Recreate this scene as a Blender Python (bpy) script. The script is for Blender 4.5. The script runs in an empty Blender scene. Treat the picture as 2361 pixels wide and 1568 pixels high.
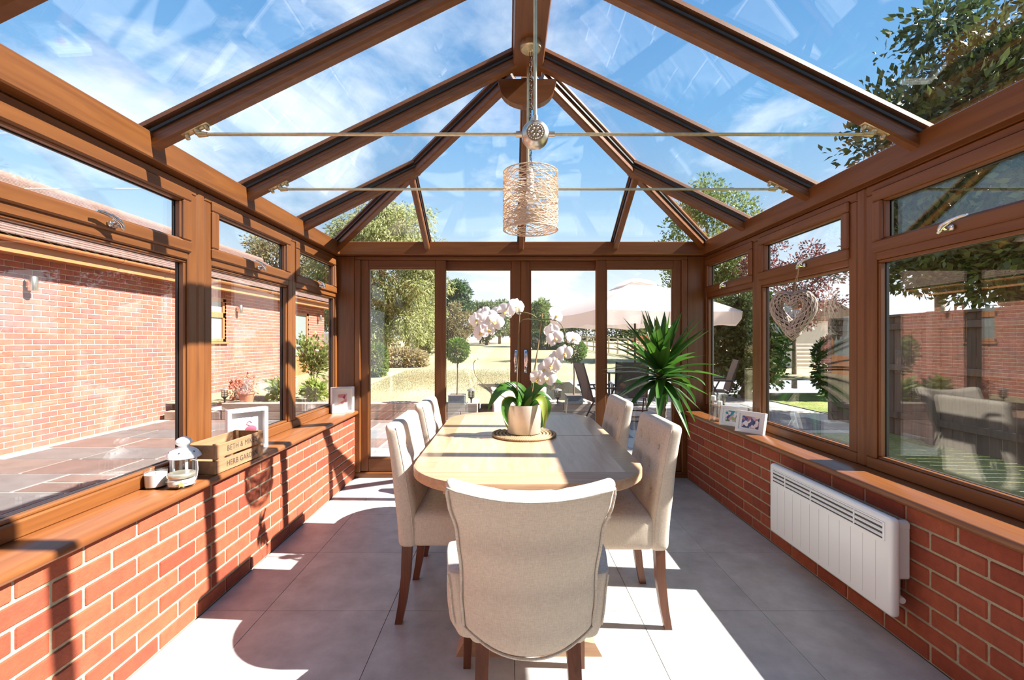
import bpy, math, random
import numpy as np
from mathutils import Vector, Matrix, Euler, Quaternion

random.seed(7)
RNG = np.random.default_rng(7)
PI = math.pi
S = bpy.context.scene
COL = S.collection

# ------------------------------------------------------------------ camera
FPX, H = 1061.0, 1.29            # focal length in pixels of a 2361 px frame, eye height
cam = bpy.data.cameras.new('camera'); camo = bpy.data.objects.new('camera', cam); COL.objects.link(camo)
cam.sensor_width = 36.0; cam.lens = FPX / 2361 * 36
cam.shift_x = 8.5 / 2361; cam.shift_y = 3.0 / 2361
cam.clip_start = 0.02; cam.clip_end = 500
camo.location = (0, 0, H); camo.rotation_euler = (PI / 2, 0, 0)
S.camera = camo
S.view_settings.view_transform = 'Standard'; S.view_settings.look = 'None'
S.view_settings.exposure = 1.25; S.view_settings.gamma = 1.0; S.view_settings.use_curve_mapping = False
try:
    S.cycles.max_bounces = 10; S.cycles.transparent_max_bounces = 32; S.cycles.diffuse_bounces = 5
    S.cycles.glossy_bounces = 4; S.cycles.caustics_reflective = False; S.cycles.caustics_refractive = False
    S.cycles.sample_clamp_indirect = 6.0
except Exception:
    pass

# ------------------------------------------------------------------ sky
W = bpy.data.worlds.new('sky'); S.world = W; W.use_nodes = True
nt = W.node_tree; nt.nodes.clear()
def N(t, k, **kw):
    n = t.nodes.new(k)
    for a, b in kw.items(): setattr(n, a, b)
    return n
def ramp(t, stops, interp='LINEAR'):
    r = N(t, 'ShaderNodeValToRGB'); e = r.color_ramp.elements; r.color_ramp.interpolation = interp
    while len(e) < len(stops): e.new(0.5)
    for i, (p, c) in enumerate(stops):
        e[i].position = p; e[i].color = (c[0], c[1], c[2], 1) if hasattr(c, '__len__') else (c, c, c, 1)
    return r
tc = N(nt, 'ShaderNodeTexCoord'); sep = N(nt, 'ShaderNodeSeparateXYZ')
nt.links.new(tc.outputs['Generated'], sep.inputs[0])
grad = ramp(nt, [(0.0, (.62, .65, .68)), (.12, (.45, .51, .57)), (.24, (.245, .37, .50)), (.42, (.115, .26, .45)), (.62, (.066, .18, .37)), (1.0, (.042, .13, .31))])
nt.links.new(sep.outputs['Z'], grad.inputs[0])
zz = N(nt, 'ShaderNodeMath', operation='MAXIMUM'); zz.inputs[1].default_value = 0.0; nt.links.new(sep.outputs['Z'], zz.inputs[0])
za = N(nt, 'ShaderNodeMath', operation='ADD'); za.inputs[1].default_value = 0.22; nt.links.new(zz.outputs[0], za.inputs[0])
dv = N(nt, 'ShaderNodeVectorMath', operation='DIVIDE'); cz = N(nt, 'ShaderNodeCombineXYZ')
for k in range(3): nt.links.new(za.outputs[0], cz.inputs[k])
nt.links.new(tc.outputs['Generated'], dv.inputs[0]); nt.links.new(cz.outputs[0], dv.inputs[1])
off = N(nt, 'ShaderNodeVectorMath', operation='ADD'); off.inputs[1].default_value = (3.1, 1.35, 0)
nt.links.new(dv.outputs[0], off.inputs[0])
cn = N(nt, 'ShaderNodeTexNoise'); cn.inputs['Scale'].default_value = 1.25; cn.inputs['Detail'].default_value = 9; cn.inputs['Roughness'].default_value = .58
cn.inputs['Distortion'].default_value = .25
nt.links.new(off.outputs[0], cn.inputs['Vector'])
cr = ramp(nt, [(.50, 0.0), (.60, .45), (.74, .95)])
nt.links.new(cn.outputs['Fac'], cr.inputs[0])
mx = N(nt, 'ShaderNodeMix', data_type='RGBA'); nt.links.new(cr.outputs[0], mx.inputs[0])
nt.links.new(grad.outputs[0], mx.inputs[6]); mx.inputs[7].default_value = (.70, .715, .73, 1)
bg = N(nt, 'ShaderNodeBackground'); bg.inputs[1].default_value = .93
nt.links.new(mx.outputs[2], bg.inputs[0])
wo = N(nt, 'ShaderNodeOutputWorld'); nt.links.new(bg.outputs[0], wo.inputs[0])

# ------------------------------------------------------------------ sun
sl = bpy.data.lights.new('sun', 'SUN'); so = bpy.data.objects.new('sun', sl); COL.objects.link(so)
SUN_DIR = Vector((-1.09, .085, -1.0)).normalized()
so.rotation_euler = SUN_DIR.to_track_quat('-Z', 'Y').to_euler(); so.location = (8, -1, 9)
sl.energy = 8.8; sl.angle = math.radians(.55); sl.color = (1.0, .955, .88)

# ------------------------------------------------------------------ mesh helpers
class MB:
    """collects geometry; build() links it as one mesh object"""
    def __init__(s): s.v = []; s.f = []; s.mi = []; s.cur = 0
    def add(s, v, f):
        o = len(s.v); s.v += [tuple(p) for p in v]; s.f += [tuple(i + o for i in q) for q in f]; s.mi += [s.cur] * len(f); return s
    def box(s, x0, x1, y0, y1, z0, z1, M=None):
        v = [(x, y, z) for z in (z0, z1) for y in (y0, y1) for x in (x0, x1)]
        if M is not None: v = [M @ Vector(p) for p in v]
        return s.add(v, [(0, 2, 3, 1), (4, 5, 7, 6), (0, 1, 5, 4), (2, 6, 7, 3), (0, 4, 6, 2), (1, 3, 7, 5)])
    def cbox(s, x0, x1, y0, y1, z0, z1, b=.004, M=None):
        """chamfered box"""
        x0, x1 = min(x0, x1), max(x0, x1); y0, y1 = min(y0, y1), max(y0, y1)
        b = min(b, (x1 - x0) * .45, (y1 - y0) * .45, (z1 - z0) * .45)
        v = []; idx = {}
        lo = (x0, y0, z0); hi = (x1, y1, z1)
        for i in range(8):
            sg = [(i >> k) & 1 for k in range(3)]
            for a in range(3):
                p = []
                for k in range(3):
                    e = hi[k] if sg[k] else lo[k]
                    if k != a: e += -b if sg[k] else b
                    p.append(e)
                idx[(i, a)] = len(v); v.append(Vector(p))
        f = []
        for a in range(3):
            o = [k for k in range(3) if k != a]
            for sd in (0, 1):
                c = []
                for u, w in ((0, 0), (1, 0), (1, 1), (0, 1)):
                    c.append(idx[((sd << a) | (u << o[0]) | (w << o[1]), a)])
                flip = (a == 1) ^ (sd == 0)
                f.append(tuple(c[::-1]) if flip else tuple(c))
        for a in range(3):
            o = [k for k in range(3) if k != a]
            for u in (0, 1):
                for w in (0, 1):
                    i0 = (u << o[0]) | (w << o[1]); i1 = i0 | (1 << a)
                    q = (idx[(i0, o[0])], idx[(i1, o[0])], idx[(i1, o[1])], idx[(i0, o[1])])
                    n = (v[q[1]] - v[q[0]]).cross(v[q[3]] - v[q[0]])
                    ref = Vector((0, 0, 0)); ref[o[0]] = 1 if u else -1; ref[o[1]] = 1 if w else -1
                    f.append(q if n.dot(ref) > 0 else q[::-1])
        for i in range(8):
            q = (idx[(i, 0)], idx[(i, 1)], idx[(i, 2)])
            n = (v[q[1]] - v[q[0]]).cross(v[q[2]] - v[q[0]])
            ref = Vector([1 if (i >> k) & 1 else -1 for k in range(3)])
            f.append(q if n.dot(ref) > 0 else q[::-1])
        if M is not None: v = [M @ p for p in v]
        return s.add(v, f)
    def prism(s, poly, a0, a1, axis='y', M=None):
        """poly in the two other axes, extruded along axis"""
        n = len(poly); v = []
        for t in (a0, a1):
            for p, q in poly:
                v.append({'x': (t, p, q), 'y': (p, t, q), 'z': (p, q, t)}[axis])
        if M is not None: v = [M @ Vector(p) for p in v]
        f = [tuple(range(n)), tuple(range(2 * n - 1, n - 1, -1))]
        f += [(i, i + n, (i + 1) % n + n, (i + 1) % n) for i in range(n)]
        return s.add(v, f)
    def tube(s, pts, r, n=8, cap=True, closed=False):
        pts = [Vector(p) for p in pts]; m = len(pts)
        rs = r if hasattr(r, '__len__') else [r] * m
        up = None; v = []
        for i, p in enumerate(pts):
            if closed: t = pts[(i + 1) % m] - pts[i - 1]
            else: t = pts[min(i + 1, m - 1)] - pts[max(i - 1, 0)]
            t = t.normalized() if t.length > 1e-9 else Vector((0, 0, 1))
            if up is None:
                up = Vector((0, 0, 1)) if abs(t.z) < .9 else Vector((1, 0, 0))
            a = up - t * up.dot(t)
            if a.length < 1e-6: a = t.orthogonal()
            a.normalize(); b = t.cross(a); up = a
            for k in range(n):
                w = 2 * PI * k / n
                v.append(p + (a * math.cos(w) + b * math.sin(w)) * rs[i])
        f = []
        for i in range(m if closed else m - 1):
            j = (i + 1) % m
            for k in range(n):
                f.append((i * n + k, i * n + (k + 1) % n, j * n + (k + 1) % n, j * n + k))
        if cap and not closed:
            f.append(tuple(range(n - 1, -1, -1))); f.append(tuple((m - 1) * n + k for k in range(n)))
        return s.add(v, f)
    def lathe(s, prof, n=24, c=(0, 0, 0), M=None):
        v = []; f = []; m = len(prof)
        for r, z in prof:
            for k in range(n):
                a = 2 * PI * k / n
                v.append(Vector((c[0] + r * math.cos(a), c[1] + r * math.sin(a), c[2] + z)))
        if M is not None: v = [M @ p for p in v]
        for i in range(m - 1):
            for k in range(n):
                f.append((i * n + k, i * n + (k + 1) % n, (i + 1) * n + (k + 1) % n, (i + 1) * n + k))
        if prof[0][0] > 1e-5: f.append(tuple(range(n - 1, -1, -1)))
        if prof[-1][0] > 1e-5: f.append(tuple((m - 1) * n + k for k in range(n)))
        return s.add(v, f)
    def rbox(s, sx, sy, sz, r, n=4, segs=(6, 6, 6), fn=None, c=(0, 0, 0)):
        """rounded box centred at c; fn deforms each vertex"""
        h = (sx / 2, sy / 2, sz / 2); co = []
        for k in range(3):
            rr = min(r, h[k] * .98); a = [-h[k] + rr * (1 - math.cos(PI / 2 * i / n)) * 1.0 for i in range(n)]
            a = [-h[k] + rr * math.tan(PI / 4 * i / n) for i in range(n)]
            inner = h[k] - rr
            mid = [-inner + 2 * inner * i / segs[k] for i in range(segs[k] + 1)]
            co.append(a + mid + [-q for q in a[::-1]])
        key = {}; v = []; f = []
        def vid(p):
            q = (round(p[0], 6), round(p[1], 6), round(p[2], 6))
            if q not in key:
                key[q] = len(v)
                P = Vector(p); I = Vector([max(-(h[k] - min(r, h[k] * .98)), min(h[k] - min(r, h[k] * .98), p[k])) for k in range(3)])
                d = P - I
                if d.length > 1e-9: P = I + d.normalized() * r
                P = Vector([max(-h[k], min(h[k], P[k])) for k in range(3)]) + Vector(c)
                if fn: P = Vector(fn(P))
                v.append(P)
            return key[q]
        for a in range(3):
            o = [(a + 1) % 3, (a + 2) % 3]
            for sd in (-1, 1):
                A, B = co[o[0]], co[o[1]]
                for i in range(len(A) - 1):
                    for j in range(len(B) - 1):
                        q = []
                        for u, w in ((i, j), (i + 1, j), (i + 1, j + 1), (i, j + 1)):
                            p = [0, 0, 0]; p[a] = sd * h[a]; p[o[0]] = A[u]; p[o[1]] = B[w]; q.append(vid(p))
                        f.append(tuple(q) if sd > 0 else tuple(q[::-1]))
        return s.add(v, f)
    def grid(s, fn, nu, nv, flip=False):
        v = [fn(i / nu, j / nv) for i in range(nu + 1) for j in range(nv + 1)]
        w = nv + 1
        f = [(i * w + j, (i + 1) * w + j, (i + 1) * w + j + 1, i * w + j + 1) for i in range(nu) for j in range(nv)]
        if flip: f = [q[::-1] for q in f]
        return s.add(v, f)
    def mesh(s, name, mat, smooth=None):
        me = bpy.data.meshes.new(name); me.from_pydata(s.v, [], s.f)
        for m in (mat if isinstance(mat, (list, tuple)) else [mat]): me.materials.append(m)
        if any(s.mi): me.polygons.foreach_set('material_index', s.mi)
        if smooth:
            me.polygons.foreach_set('use_smooth', [True] * len(me.polygons))
            me.set_sharp_from_angle(angle=math.radians(smooth))
        me.update(); return me
    def build(s, name, mat, parent=None, smooth=None, loc=None, rot=None, label=None):
        return put(name, s.mesh(name, mat, smooth), parent, loc, rot, label)

def put(name, me, parent=None, loc=None, rot=None, label=None):
    o = bpy.data.objects.new(name, me); COL.objects.link(o); o.parent = parent
    if loc is not None: o.location = loc
    if rot is not None: o.rotation_euler = rot
    if label: o['label'] = label
    return o
def tag(o, label, cat, group=None, kind=None):
    o['label'] = label; o['category'] = cat
    if group: o['group'] = group
    if kind: o['kind'] = kind
    return o
def thing(name, label, cat, loc=(0, 0, 0), rz=0, group=None, kind=None):
    o = bpy.data.objects.new(name, None); COL.objects.link(o); o.empty_display_size = .1
    o.location = loc; o.rotation_euler = (0, 0, rz); return tag(o, label, cat, group, kind)
def copy_tree(o, parent=None):
    c = o.copy(); COL.objects.link(c); c.parent = parent
    for ch in list(o.children): copy_tree(ch, c)
    return c
def np_mesh(name, V, F, mat, smooth=False):
    """V (n,3) array, F (m,k) array"""
    me = bpy.data.meshes.new(name); k = F.shape[1]
    me.vertices.add(len(V)); me.vertices.foreach_set('co', V.astype(np.float32).ravel())
    me.loops.add(F.size); me.loops.foreach_set('vertex_index', F.astype(np.int32).ravel())
    me.polygons.add(len(F)); me.polygons.foreach_set('loop_start', np.arange(0, F.size, k, dtype=np.int32))
    if smooth: me.polygons.foreach_set('use_smooth', np.ones(len(F), dtype=bool))
    me.materials.append(mat); me.update(calc_edges=True); me.validate(); return me

# ------------------------------------------------------------------ materials
def newmat(name):
    m = bpy.data.materials.new(name); m.use_nodes = True; t = m.node_tree; t.nodes.clear()
    out = N(t, 'ShaderNodeOutputMaterial'); b = N(t, 'ShaderNodeBsdfPrincipled')
    t.links.new(b.outputs[0], out.inputs[0]); return m, t, b, out
def plain(name, col, rough=.5, metal=0, noise=0, nscale=20, bump=0, bscale=60, spec=None):
    m, t, b, out = newmat(name)
    b.inputs['Base Color'].default_value = (*col, 1); b.inputs['Roughness'].default_value = rough; b.inputs['Metallic'].default_value = metal
    if spec is not None: b.inputs['Specular IOR Level'].default_value = spec
    if noise or bump:
        tcn = N(t, 'ShaderNodeTexCoord')
    if noise:
        n = N(t, 'ShaderNodeTexNoise'); n.inputs['Scale'].default_value = nscale; n.inputs['Detail'].default_value = 5
        t.links.new(tcn.outputs['Object'], n.inputs['Vector'])
        r = ramp(t, [(.25, [c * (1 - noise) for c in col]), (.75, [min(1, c * (1 + noise)) for c in col])])
        t.links.new(n.outputs['Fac'], r.inputs[0]); t.links.new(r.outputs[0], b.inputs['Base Color'])
    if bump:
        n2 = N(t, 'ShaderNodeTexNoise'); n2.inputs['Scale'].default_value = bscale; n2.inputs['Detail'].default_value = 4
        t.links.new(tcn.outputs['Object'], n2.inputs['Vector'])
        bp = N(t, 'ShaderNodeBump'); bp.inputs['Strength'].default_value = bump; bp.inputs['Distance'].default_value = .004
        t.links.new(n2.outputs['Fac'], bp.inputs['Height']); t.links.new(bp.outputs[0], b.inputs['Normal'])
    return m
def wood(name, dark, light, axis=1, scale=18, stretch=.07, rough=.4, rnd=0, bump=.08):
    m, t, b, out = newmat(name)
    tcn = N(t, 'ShaderNodeTexCoord'); mp = N(t, 'ShaderNodeMapping'); sc = [scale] * 3; sc[axis] = scale * stretch
    mp.inputs['Scale'].default_value = sc; t.links.new(tcn.outputs['Object'], mp.inputs[0])
    n = N(t, 'ShaderNodeTexNoise'); n.inputs['Scale'].default_value = 1.6; n.inputs['Detail'].default_value = 7; n.inputs['Roughness'].default_value = .62; n.inputs['Distortion'].default_value = .9
    t.links.new(mp.outputs[0], n.inputs['Vector'])
    r = ramp(t, [(.30, dark), (.52, [(a + c) / 2 for a, c in zip(dark, light)]), (.72, light)])
    t.links.new(n.outputs['Fac'], r.inputs[0])
    src = r.outputs[0]
    if rnd:
        oi = N(t, 'ShaderNodeObjectInfo'); hv = N(t, 'ShaderNodeHueSaturation'); mr = N(t, 'ShaderNodeMapRange')
        mr.inputs[3].default_value = 1 - rnd; mr.inputs[4].default_value = 1 + rnd
        t.links.new(oi.outputs['Random'], mr.inputs[0]); t.links.new(mr.outputs[0], hv.inputs['Value']); t.links.new(src, hv.inputs['Color']); src = hv.outputs[0]
    t.links.new(src, b.inputs['Base Color']); b.inputs['Roughness'].default_value = rough
    bp = N(t, 'ShaderNodeBump'); bp.inputs['Strength'].default_value = bump; bp.inputs['Distance'].default_value = .002
    t.links.new(n.outputs['Fac'], bp.inputs['Height']); t.links.new(bp.outputs[0], b.inputs['Normal'])
    return m
def pieces(name, stops, rough=.8, nscale=30, spots=.25, bump=.35, bscale=90):
    """bricks, slabs, tiles: one colour per piece (object or mesh island) with mottling"""
    m, t, b, out = newmat(name)
    oi = N(t, 'ShaderNodeObjectInfo'); ge = N(t, 'ShaderNodeNewGeometry'); ad = N(t, 'ShaderNodeMath', operation='ADD'); fr = N(t, 'ShaderNodeMath', operation='FRACT')
    t.links.new(oi.outputs['Random'], ad.inputs[0]); t.links.new(ge.outputs['Random Per Island'], ad.inputs[1]); t.links.new(ad.outputs[0], fr.inputs[0])
    r = ramp(t, stops); t.links.new(fr.outputs[0], r.inputs[0])
    n = N(t, 'ShaderNodeTexNoise'); n.inputs['Scale'].default_value = nscale; n.inputs['Detail'].default_value = 6; n.inputs['Roughness'].default_value = .65
    t.links.new(ge.outputs['Position'], n.inputs['Vector'])
    rr = ramp(t, [(.3, 1 - spots), (.7, 1 + spots * .0 + 0.0)])
    rr = ramp(t, [(.3, 1 - spots), (.7, 1.0)])
    t.links.new(n.outputs['Fac'], rr.inputs[0])
    mul = N(t, 'ShaderNodeMix', data_type='RGBA', blend_type='MULTIPLY'); mul.inputs[0].default_value = 1
    t.links.new(r.outputs[0], mul.inputs[6]); t.links.new(rr.outputs[0], mul.inputs[7]); t.links.new(mul.outputs[2], b.inputs['Base Color'])
    b.inputs['Roughness'].default_value = rough
    n2 = N(t, 'ShaderNodeTexNoise'); n2.inputs['Scale'].default_value = bscale; n2.inputs['Detail'].default_value = 5
    t.links.new(ge.outputs['Position'], n2.inputs['Vector'])
    bp = N(t, 'ShaderNodeBump'); bp.inputs['Strength'].default_value = bump; bp.inputs['Distance'].default_value = .004
    t.links.new(n2.outputs['Fac'], bp.inputs['Height']); t.links.new(bp.outputs[0], b.inputs['Normal'])
    return m
def fabric(name, a, c, scale=420):
    m, t, b, out = newmat(name)
    tcn = N(t, 'ShaderNodeTexCoord'); fs = []
    for k, st in enumerate(((1, .12, .12), (.12, 1, 1))):
        mp = N(t, 'ShaderNodeMapping'); mp.inputs['Scale'].default_value = [scale * q for q in (st if k == 0 else (.10, .10, 1))]
        n = N(t, 'ShaderNodeTexNoise'); n.inputs['Scale'].default_value = 1; n.inputs['Detail'].default_value = 3
        t.links.new(tcn.outputs['Object'], mp.inputs[0]); t.links.new(mp.outputs[0], n.inputs['Vector']); fs.append(n)
    ad = N(t, 'ShaderNodeMath', operation='ADD'); t.links.new(fs[0].outputs['Fac'], ad.inputs[0]); t.links.new(fs[1].outputs['Fac'], ad.inputs[1])
    hf = N(t, 'ShaderNodeMath', operation='MULTIPLY'); hf.inputs[1].default_value = .5; t.links.new(ad.outputs[0], hf.inputs[0])
    r = ramp(t, [(.36, a), (.64, c)]); t.links.new(hf.outputs[0], r.inputs[0]); t.links.new(r.outputs[0], b.inputs['Base Color'])
    b.inputs['Roughness'].default_value = .9; b.inputs['Specular IOR Level'].default_value = .2
    bp = N(t, 'ShaderNodeBump'); bp.inputs['Strength'].default_value = .25; bp.inputs['Distance'].default_value = .0015
    t.links.new(hf.outputs[0], bp.inputs['Height']); t.links.new(bp.outputs[0], b.inputs['Normal'])
    return m
def pane_glass(name, tint=(.97, .985, .98), base=.05, power=5.0, rough=0.0):
    """thin window glass: clear transmission plus Fresnel mirror reflection"""
    m, t, b, out = newmat(name); t.nodes.remove(b)
    tr = N(t, 'ShaderNodeBsdfTransparent'); tr.inputs[0].default_value = (*tint, 1)
    gl = N(t, 'ShaderNodeBsdfGlossy'); gl.inputs['Roughness'].default_value = rough; gl.inputs['Color'].default_value = (1, 1, 1, 1)
    lw = N(t, 'ShaderNodeLayerWeight'); lw.inputs[0].default_value = .5
    pw = N(t, 'ShaderNodeMath', operation='POWER'); pw.inputs[1].default_value = power; t.links.new(lw.outputs['Facing'], pw.inputs[0])
    ma = N(t, 'ShaderNodeMath', operation='MULTIPLY_ADD'); ma.inputs[1].default_value = 1 - base; ma.inputs[2].default_value = base; t.links.new(pw.outputs[0], ma.inputs[0])
    mx_ = N(t, 'ShaderNodeMixShader'); t.links.new(ma.outputs[0], mx_.inputs[0]); t.links.new(tr.outputs[0], mx_.inputs[1]); t.links.new(gl.outputs[0], mx_.inputs[2])
    t.links.new(mx_.outputs[0], out.inputs[0]); return m
def leafmat(name, cols, rough=.45, trans=.35, spec=.4):
    m, t, b, out = newmat(name)
    ge = N(t, 'ShaderNodeNewGeometry'); oi = N(t, 'ShaderNodeObjectInfo'); ad = N(t, 'ShaderNodeMath', operation='ADD'); fr = N(t, 'ShaderNodeMath', operation='FRACT')
    t.links.new(ge.outputs['Random Per Island'], ad.inputs[0]); t.links.new(oi.outputs['Random'], ad.inputs[1]); t.links.new(ad.outputs[0], fr.inputs[0])
    r = ramp(t, [(i / max(1, len(cols) - 1), c) for i, c in enumerate(cols)]); t.links.new(fr.outputs[0], r.inputs[0])
    t.links.new(r.outputs[0], b.inputs['Base Color']); b.inputs['Roughness'].default_value = rough; b.inputs['Specular IOR Level'].default_value = spec
    tl = N(t, 'ShaderNodeBsdfTranslucent'); t.links.new(r.outputs[0], tl.inputs[0])
    mxs = N(t, 'ShaderNodeMixShader'); mxs.inputs[0].default_value = trans
    t.links.new(b.outputs[0], mxs.inputs[1]); t.links.new(tl.outputs[0], mxs.inputs[2]); t.links.new(mxs.outputs[0], out.inputs[0]); return m

OAK_D, OAK_L = (.130, .042, .011), (.215, .078, .020)
M_OAK = [wood('golden_oak_frame_%s' % 'xyz'[k], OAK_D, OAK_L, k, 16, .06, .38) for k in range(3)]
M_SILL = wood('oak_sill', (.165, .055, .017), (.27, .098, .032), 1, 16, .05, .28)
M_GLASS = pane_glass('window_glass', (.975, .988, .985), .065)
M_ROOFGLASS = pane_glass('roof_glass', (.97, .985, .99), .042)
M_GASKET = plain('black_gasket', (.012, .012, .014), .5)
M_BRICK = pieces('interior_brick', [(0, (.28, .052, .022)), (.35, (.35, .073, .030)), (.7, (.40, .092, .038)), (1, (.30, .060, .027))], .85, 26, .30, .5, 110)
M_MORTAR = plain('mortar', (.40, .335, .225), .95, 0, .18, 60, .5, 200)
M_BBRICK = pieces('building_brick', [(0, (.42, .115, .075)), (.4, (.48, .145, .098)), (.75, (.39, .125, .098)), (1, (.31, .11, .095))], .9, 9, .35, .3, 60)
M_BMORTAR = plain('building_mortar', (.55, .45, .32), .95, 0, .1, 30)
M_TILE = pieces('floor_tile', [(0, (.54, .52, .495)), (.5, (.60, .58, .55)), (1, (.53, .515, .50))], .40, 7, .34, .14, 60)
M_GROUT = plain('grout', (.22, .21, .20), .9)
M_SLAB = pieces('patio_slab', [(0, (.15, .098, .083)), (.35, (.19, .125, .105)), (.65, (.17, .135, .12)), (1, (.145, .135, .135))], .75, 4, .3, .3, 30)
M_POINTING = plain('patio_pointing', (.60, .52, .44), .95, 0, .1, 20)
M_LINEN = fabric('cream_linen', (.52, .44, .36), (.68, .59, .49), 560)
M_PIPING = fabric('linen_piping', (.47, .41, .34), (.66, .60, .52), 300)
M_LEG = wood('walnut_leg', (.085, .026, .012), (.20, .066, .028), 2, 22, .08, .35)
M_TABLE = wood('oak_table', (.42, .245, .140), (.60, .385, .245), 1, 24, .08, .33)
M_TABLEX = wood('oak_table_band', (.42, .235, .130), (.57, .355, .215), 0, 24, .08, .33)
M_CHROME = plain('chrome', (.75, .75, .76), .12, 1)
M_BRASS = plain('antique_brass', (.62, .51, .31), .34, .85, .15, 40)
M_STEEL = plain('polished_nickel', (.62, .56, .47), .30, 1)
M_WHITE = plain('white_paint', (.80, .80, .79), .35)
M_WHITEM = plain('white_enamel', (.86, .86, .85), .22)
M_CREAM = plain('cream_plaster', (.84, .81, .75), .9, 0, .05, 6)
M_SHADE = leafmat('paper_string', [(.80, .64, .49), (.86, .73, .59), (.80, .66, .51)], .8, .35, .2)
M_SEAGRASS = leafmat('seagrass', [(.40, .27, .155), (.50, .36, .22), (.32, .21, .115)], .8, .1, .2)
M_WICKER = leafmat('grey_wicker', [(.46, .39, .33), (.56, .48, .41), (.36, .30, .25)], .75, .05, .2)
M_CRATE = wood('crate_wood', (.25, .122, .058), (.40, .215, .112), 1, 22, .07, .6)
M_INK = plain('black_ink', (.05, .04, .035), .7)
M_POT = plain('brushed_silver_pot', (.66, .57, .47), .42, .45, .05, 60)
M_DARK = plain('dark_metal', (.03, .028, .027), .45, .3)
M_WAX = plain('white_wax', (.88, .86, .82), .5)

print('setup done')

# ================================================================== the setting
XC = .12                                    # centre line of the room
def sx(s, d): return XC + s * d             # side s (-1 left, +1 right), distance d from the centre line
YB = 4.36                                   # inner end of the side walls
BR_D, SILL_D, FR_D = 1.568, 1.535, 1.74     # brick face, sill edge, window frame face
Z_SILL = .635

# ---- floor
floor = thing('floor', 'grey stone-effect tiled floor of the conservatory', 'floor', kind='structure')
MB().box(sx(-1, 1.80), sx(1, 1.80), -1.0, 4.62, -.10, -.006).build('screed', M_GROUT, floor)
xl = [.025 + .5925 * k for k in range(-4, 5)]; yl = [2.204 + .6105 * k for k in range(-6, 6)]
for i in range(len(xl) - 1):
    for j in range(len(yl) - 1):
        x0, x1 = max(xl[i], sx(-1, BR_D)), min(xl[i + 1], sx(1, BR_D)); y0, y1 = max(yl[j], -.99), min(yl[j + 1], 4.37)
        if x1 - x0 < .03 or y1 - y0 < .03: continue
        MB().cbox(x0 + .0012, x1 - .0012, y0 + .0012, y1 - .0012, -.009, 0, .0008).build('tile', M_TILE, floor)

# ---- brick dwarf walls
def brick_mesh(L, name='brick', mat=None, D=.10, hh=.065, b=.004):
    return MB().cbox(-D, 0, -L / 2, L / 2, -hh / 2, hh / 2, b).mesh(name, mat)
_bm = {}
def brick_wall(name, s, label, phase):
    w = thing(name, label, 'wall', kind='structure')
    MB().box(*sorted((sx(s, BR_D + .005), sx(s, 1.80))), -.98, YB - .002, 0, .598).build('mortar_bed', M_MORTAR, w)
    for c in range(8):
        y = phase + (.1125 if c % 2 else 0) - .225 * 12
        while y < YB:
            a, e = max(y + .005, -.97), min(y + .22, YB - .003)
            if e - a > .03:
                L = round(e - a, 4)
                if L not in _bm: _bm[L] = brick_mesh(L, 'brick', M_BRICK)
                o = put('brick', _bm[L], w, (sx(s, BR_D) + RNG.uniform(-.0012, .0012), (a + e) / 2, .0375 + c * .075), (0, 0, PI if s > 0 else 0))
                if s < 0: pass
            y += .225
    return w
# brick local: face at x=0, body towards -x; left wall body lies at -x, right wall is turned round
brick_wall('wall_left', -1, 'sunlit red brick dwarf wall under the left window sill', 1.461 + .225 * 0)
brick_wall('wall_right', 1, 'shaded red brick dwarf wall behind the white panel heater', 1.395)
back = thing('wall_back', 'cream plastered house wall behind the dining room', 'wall', kind='structure')
MB().box(sx(-1, 2.6), sx(1, 2.6), -1.3, -1.0, -.1, 5.2).build('plaster', M_CREAM, back)

# ---- sills
def sill(name, s, label):
    d0, d1 = SILL_D, 1.80
    prof = [(d0 + .01, .600), (d0 + .002, .606), (d0, .618), (d0 + .003, .629), (d0 + .012, .635), (d1, .635), (d1, .600)]
    o = MB().prism([(sx(s, d), z) for d, z in prof], -1.0, YB, 'y').build(name, M_SILL, smooth=50); tag(o, label, 'sill', kind='structure')
sill('trim_1', -1, 'oak window sill along the left brick wall'); sill('trim_2', 1, 'oak window sill along the right brick wall')

# ---- windows
OAKF = [M_OAK[1], M_OAK[2]]
def handle(parent, s, y, z):
    """chrome cockspur handle on a sash rail"""
    b = MB(); q = lambda d, yy, zz: (sx(s, d), yy, zz)
    x0, x1 = sorted((sx(s, 1.712), sx(s, 1.726)))
    b.cbox(x0, x1, y - .022, y + .022, z - .012, z + .012, .005)
    b.tube([q(1.716, y, z), q(1.700, y, z + .002), q(1.688, y - .005, z + .006)], [.011, .012, .011], 10)
    b.tube([q(1.690, y + .012, z - .004), q(1.684, y - .01, z + .010), q(1.686, y - .04, z + .022), q(1.69, y - .075, z + .028), q(1.69, y - .105, z + .028)],
           [.010, .011, .008, .007, .005], 8)
    b.tube([q(1.69, y + .008, z - .006), q(1.69, y + .02, z - .016)], [.008, .006], 8)
    return b.build('handle', M_CHROME, parent, 60, label='chrome cockspur handle')
def ring(b, s, d0, d1, y0, y1, z0, z1, w, bev=.006):
    X = sorted((sx(s, d0), sx(s, d1)))
    b.cbox(*X, y0, y1, z0, z0 + w, bev); b.cbox(*X, y0, y1, z1 - w, z1, bev)
    b.cur = 1; b.cbox(*X, y0, y0 + w, z0 + w - .001, z1 - w + .001, bev); b.cbox(*X, y1 - w, y1, z0 + w - .001, z1 - w + .001, bev); b.cur = 0
def bead(b, s, y0, y1, z0, z1, d0=1.752, d1=1.782, w=.016):
    ring(b, s, d0, d1, y0, y1, z0, z1, w, .005)
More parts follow.
